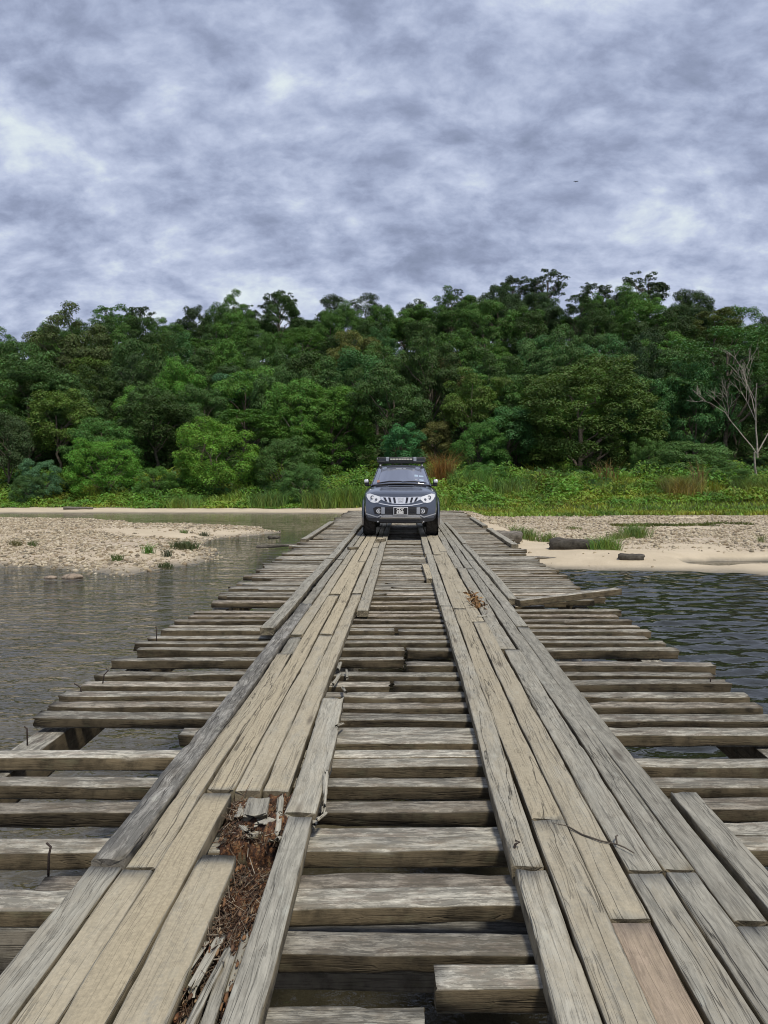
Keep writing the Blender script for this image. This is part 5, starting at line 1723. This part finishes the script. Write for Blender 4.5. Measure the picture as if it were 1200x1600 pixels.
# tufts on the gravel
TG = [(285, 855, 34, 0.55, (0.060, 0.085, 0.035), 'round dark green grass tuft on the tip of the left gravel bar', 450),
      (228, 862, 16, 0.55, (0.075, 0.155, 0.030), 'small bright green plant on the left gravel bar', 110),
      (178, 874, 14, 0.45, (0.085, 0.130, 0.040), 'sparse green sprig on the left gravel bar', 90),
      (258, 866, 16, 0.50, (0.045, 0.060, 0.030), 'dark twiggy sprig on the left gravel bar beside the round tuft', 70),
      (15, 852, 18, 0.40, (0.10, 0.105, 0.040), 'sparse olive sprig at the left edge of the gravel bar', 90),
      (42, 852, 16, 0.40, (0.085, 0.115, 0.040), 'second sparse sprig near the left edge of the gravel bar', 90),
      (316, 832, 14, 0.35, (0.055, 0.070, 0.035), 'small dark tuft on the sandy tongue of the left bar', 110),
      (285, 830, 10, 0.35, (0.090, 0.140, 0.040), 'tiny green tuft on the sandy tongue of the left bar', 60),
      (255, 880, 20, 0.30, (0.060, 0.080, 0.030), 'flat dark weed patch at the water side of the left bar', 150),
      (990, 835, 40, 0.90, (0.085, 0.150, 0.035), 'largest green grass tuft on the right gravel bank', 420),
      (945, 855, 42, 0.75, (0.095, 0.175, 0.035), 'bright green grass tuft at the end of the dark log', 420),
      (965, 838, 34, 0.55, (0.11, 0.15, 0.045), 'yellowish grass tuft behind the largest one on the right bank', 220),
      (820, 838, 40, 0.75, (0.085, 0.135, 0.035), 'green grass tuft beside the right deck edge in front of the broken log', 380),
      (855, 842, 26, 0.65, (0.095, 0.150, 0.035), 'narrow green tuft between the two logs on the right bank', 160),
      (895, 822, 22, 0.25, (0.090, 0.120, 0.035), 'flat green weed patch on the gravel behind the log', 140),
      (1185, 842, 10, 0.60, (0.11, 0.14, 0.05), 'lone thin sprig on the gravel near the right edge', 30)]
for px, py, wpx, h, col, lab, n in TG:
    d_ = 2.45 * 1250 / (py - 742)
    for _ in range(6):
        zg = float(ground_z(np.array([from_px(px, d_)]), np.array([d_]))[0][0])
        d_ = (CAM_Z - max(zg, 0)) * 1250 / (py + 4 - 742)
    px_tuft('grass_tuft', px, d_, wpx * 1.15, h * 0.7, tuple(min(0.3, q * 1.7) for q in col), lab, n=n, lean=0.9, wd=0.018)
x, y, z = [], [], []
gp = np.random.default_rng(3)
xx = gp.uniform(10, 17, 4000); yy = 39 + gp.normal(0, 0.7, 4000)
ok = fbm(xx * 0.5, yy * 0.8, 3, 66) > 0.5
V_, F_ = blades(np.stack([xx, yy, ground_z(xx, yy)[0] - 0.02], -1)[ok], gp.uniform(0.05, 0.16, ok.sum()), np.full(ok.sum(), 0.05), 0.9, 5)
fp = obj('weed_patch', mesh_np('weed_patch', V_, F_, M['grass'])); fp.color = (0.09, 0.11, 0.03, 1)
tag(fp, 'flat strip of green weeds growing in the right gravel', 'weeds', kind='stuff')

# ------------------------------------------------------------------ gravel stones
ico = bmesh.new(); bmesh.ops.create_icosphere(ico, subdivisions=1, radius=1)
IV = np.array([v.co for v in ico.verts]); IF = np.array([[v.index for v in f.verts] for f in ico.faces]); ico.free()
def stones(name, n, xr, yr, smin, smax, label, seed):
    r = np.random.default_rng(seed)
    y = r.uniform(*yr, n * 6); x = r.uniform(xr[0], xr[1], n * 6)
    zg, a, b, dd = ground_z(x, y)
    g_ = gravel_mask(x, y, a, b, dd)
    gl_ = grass_line(x)
    edge = np.exp(-(np.maximum(0, -a) / 0.6) ** 2) * (x < 0) * 0.35 * (np.minimum(y, 30) < 30)
    ok = (r.random(len(x)) < np.maximum(g_, edge) * np.clip(0.25 + 1.6 * (fbm(x * 0.6, y * 0.45, 3, 88) - 0.3), 0.05, 1) + 0.012 * (dd > 0.3)) & (y < gl_ - 0.3) & (np.abs((x - 632e-9) / y) < 0.56) & (zg > -0.12)
    x, y, zg = x[ok][:n], y[ok][:n], zg[ok][:n]
    m_ = len(x)
    s = smin * (smax / smin) ** (r.random(m_) ** 1.8)
    sc = s[:, None] * r.uniform([0.8, 0.6, 0.4], [1.3, 1.0, 0.7], (m_, 3))
    jit = 1 + r.normal(0, 0.13, (m_, len(IV), 1))
    L = IV[None] * jit * sc[:, None]
    a_ = r.uniform(0, 2 * np.pi, m_); ca_, sa_ = np.cos(a_)[:, None], np.sin(a_)[:, None]
    tl_ = r.normal(0, 0.3, m_)[:, None]
    lx, ly, lz = L[..., 0], L[..., 1], L[..., 2]
    lz, lx = lz * np.cos(tl_) - lx * np.sin(tl_), lx * np.cos(tl_) + lz * np.sin(tl_)
    V = np.stack([lx * ca_ - ly * sa_ + x[:, None], lx * sa_ + ly * ca_ + y[:, None], lz + (zg + s * 0.16)[:, None]], -1).reshape(-1, 3)
    F = (IF[None] + (np.arange(m_) * len(IV))[:, None, None]).reshape(-1, 3)
    o_ = obj(name, mesh_np(name, V, F, M['pebble']))
    tag(o_, label, 'stones', kind='stuff')


stones('river_gravel', 19000, (-28, -5.5), (20, 50), 0.020, 0.105, 'pale rounded stones covering the left gravel bar', 1)
stones('river_gravel', 19000, (1, 26), (23.5, 48), 0.019, 0.10, 'pale rounded stones covering the right river bank', 2)

# stones in the shallows one can pick out
for i, (px, py, sz, lab) in enumerate([(105, 905, 0.22, 'flat brown stone in the shallows before the left gravel bar'), (70, 906, 0.14, 'small brown stone in the shallows near the left edge')]):
    d_ = CAM_Z * 1250 / (py - 742); x = from_px(px, d_)
    bm = bmesh.new(); bmesh.ops.create_icosphere(bm, subdivisions=3, radius=1)
    for v in bm.verts:
        v.co *= 1 + 0.35 * (fbm(np.array([v.co.x * 1.3 + i * 9]), np.array([v.co.y * 1.3 + v.co.z]), 3, 4)[0] - 0.5)
        v.co.x *= sz * 1.3; v.co.y *= sz; v.co.z *= sz * 0.4
    if 'rock' not in M: M['rock'] = simple('river_rock', (0.24, 0.19, 0.14), 0.8, noise=0.4, nscale=12)
    tag(bm_obj('stone', bm, M['rock'], None, (x, d_, 0.02), smooth=True), lab, 'stone')

# ------------------------------------------------------------------ driftwood logs on the right bank
def drift(name, x0, y0, x1, y1, r0, r1, label, zoff=0.0, seed=0, light=0.3):
    r = np.random.default_rng(seed)
    L = math.hypot(x1 - x0, y1 - y0)
    n = 18; u = np.linspace(0, 1, n)
    k = 14; th = np.arange(k) * 2 * np.pi / k
    V = []
    for i in range(n):
        rr = (r0 + (r1 - r0) * u[i]) * (0.55 + 0.9 * fbm(np.cos(th) * 1.4 + seed, np.sin(th) * 1.4 + u[i] * 4, 4, seed))
        if i in (0, n - 1): rr = rr * 0.82
        V.append(np.stack([np.full(k, (u[i] - 0.5) * L) + (r.normal(0, 0.03, k) if i in (0, n - 1) else 0), rr * np.cos(th), rr * np.sin(th)], -1))
    V = np.concatenate(V)
    F = [(i * k + j, (i + 1) * k + j, (i + 1) * k + (j + 1) % k, i * k + (j + 1) % k) for i in range(n - 1) for j in range(k)]
    F += [tuple(range(k)), tuple((n - 1) * k + j for j in range(k))[::-1]]
    xm, ym = (x0 + x1) / 2, (y0 + y1) / 2
    z = float(ground_z(np.array([xm]), np.array([ym]))[0][0]) + min(r0, r1) * 0.6 + zoff
    o_ = obj(name, mesh_np(name, V, F, M['log'], True), None, (xm, ym, z), (0, 0, math.atan2(y1 - y0, x1 - x0)))
    o_.color = (0.0, light, 0.2, 1)
    tag(o_, label, 'log')


drift('driftwood_log', 5.0, 27.6, 6.9, 27.3, 0.27, 0.20, 'dark wet driftwood log lying on the right bank between two grass tufts', 0.0, 4, 0.16)
drift('driftwood_log', 2.9, 28.6, 4.2, 28.8, 0.23, 0.20, 'thick brown broken log jutting out beside the right deck edge', 0.12, 6, 0.36)
drift('driftwood_log', 3.7, 25.3, 4.7, 25.0, 0.05, 0.035, 'thin pale driftwood stick on the sand beside the right deck edge', 0.02, 9, 0.55)
drift('driftwood_log', 6.55, 24.55, 7.3, 24.5, 0.14, 0.11, 'small dark wood lump at the sandy edge of the right river bank', 0.0, 12, 0.2)
drift('driftwood_log', -25.5, 59.2, -23.4, 59.5, 0.12, 0.08, 'grey driftwood branches on the sand strip at far left', 0.05, 14, 0.35)
drift('driftwood_log', -5.6, 32.8, -5.2, 33.1, 0.08, 0.06, 'dark log stranded in the shallow water left of the deck', 0.36, 15, 0.25)
drift('driftwood_log', -5.5, 29.6, -4.0, 30.3, 0.07, 0.05, 'brown snag lying in the shallows beside the left deck edge', 0.30, 16, 0.3)

# a bird far up against the clouds
d_ = 90.0
bm = bmesh.new()
bm_tube(bm, [(0, -0.16, 0), (0, -0.08, 0.01), (0, 0.05, 0.01), (0, 0.17, 0)], [0.012, 0.045, 0.05, 0.01], 8)
bird = bm_obj('bird', bm, M['blackp'], None, (from_px(893, d_), d_, elev(295, d_)), smooth=True)
tag(bird, 'tiny dark bird flying in front of the clouds', 'bird')
for sgn in (-1, 1):
    bm = bmesh.new()
    top_ = [(0.03, -0.06, 0.02), (0.16, -0.05, 0.07), (0.30, 0.03, 0.05), (0.16, 0.06, 0.07), (0.03, 0.07, 0.02)]
    vs = [bm.verts.new((sgn * a, b, c)) for a, b, c in top_]
    f = bm.faces.new(vs)
    ex = bmesh.ops.extrude_face_region(bm, geom=[f])
    for e in ex['geom']:
        if isinstance(e, bmesh.types.BMVert): e.co.z -= 0.012
    bm_obj('wing', bm, M['blackp'], bird)
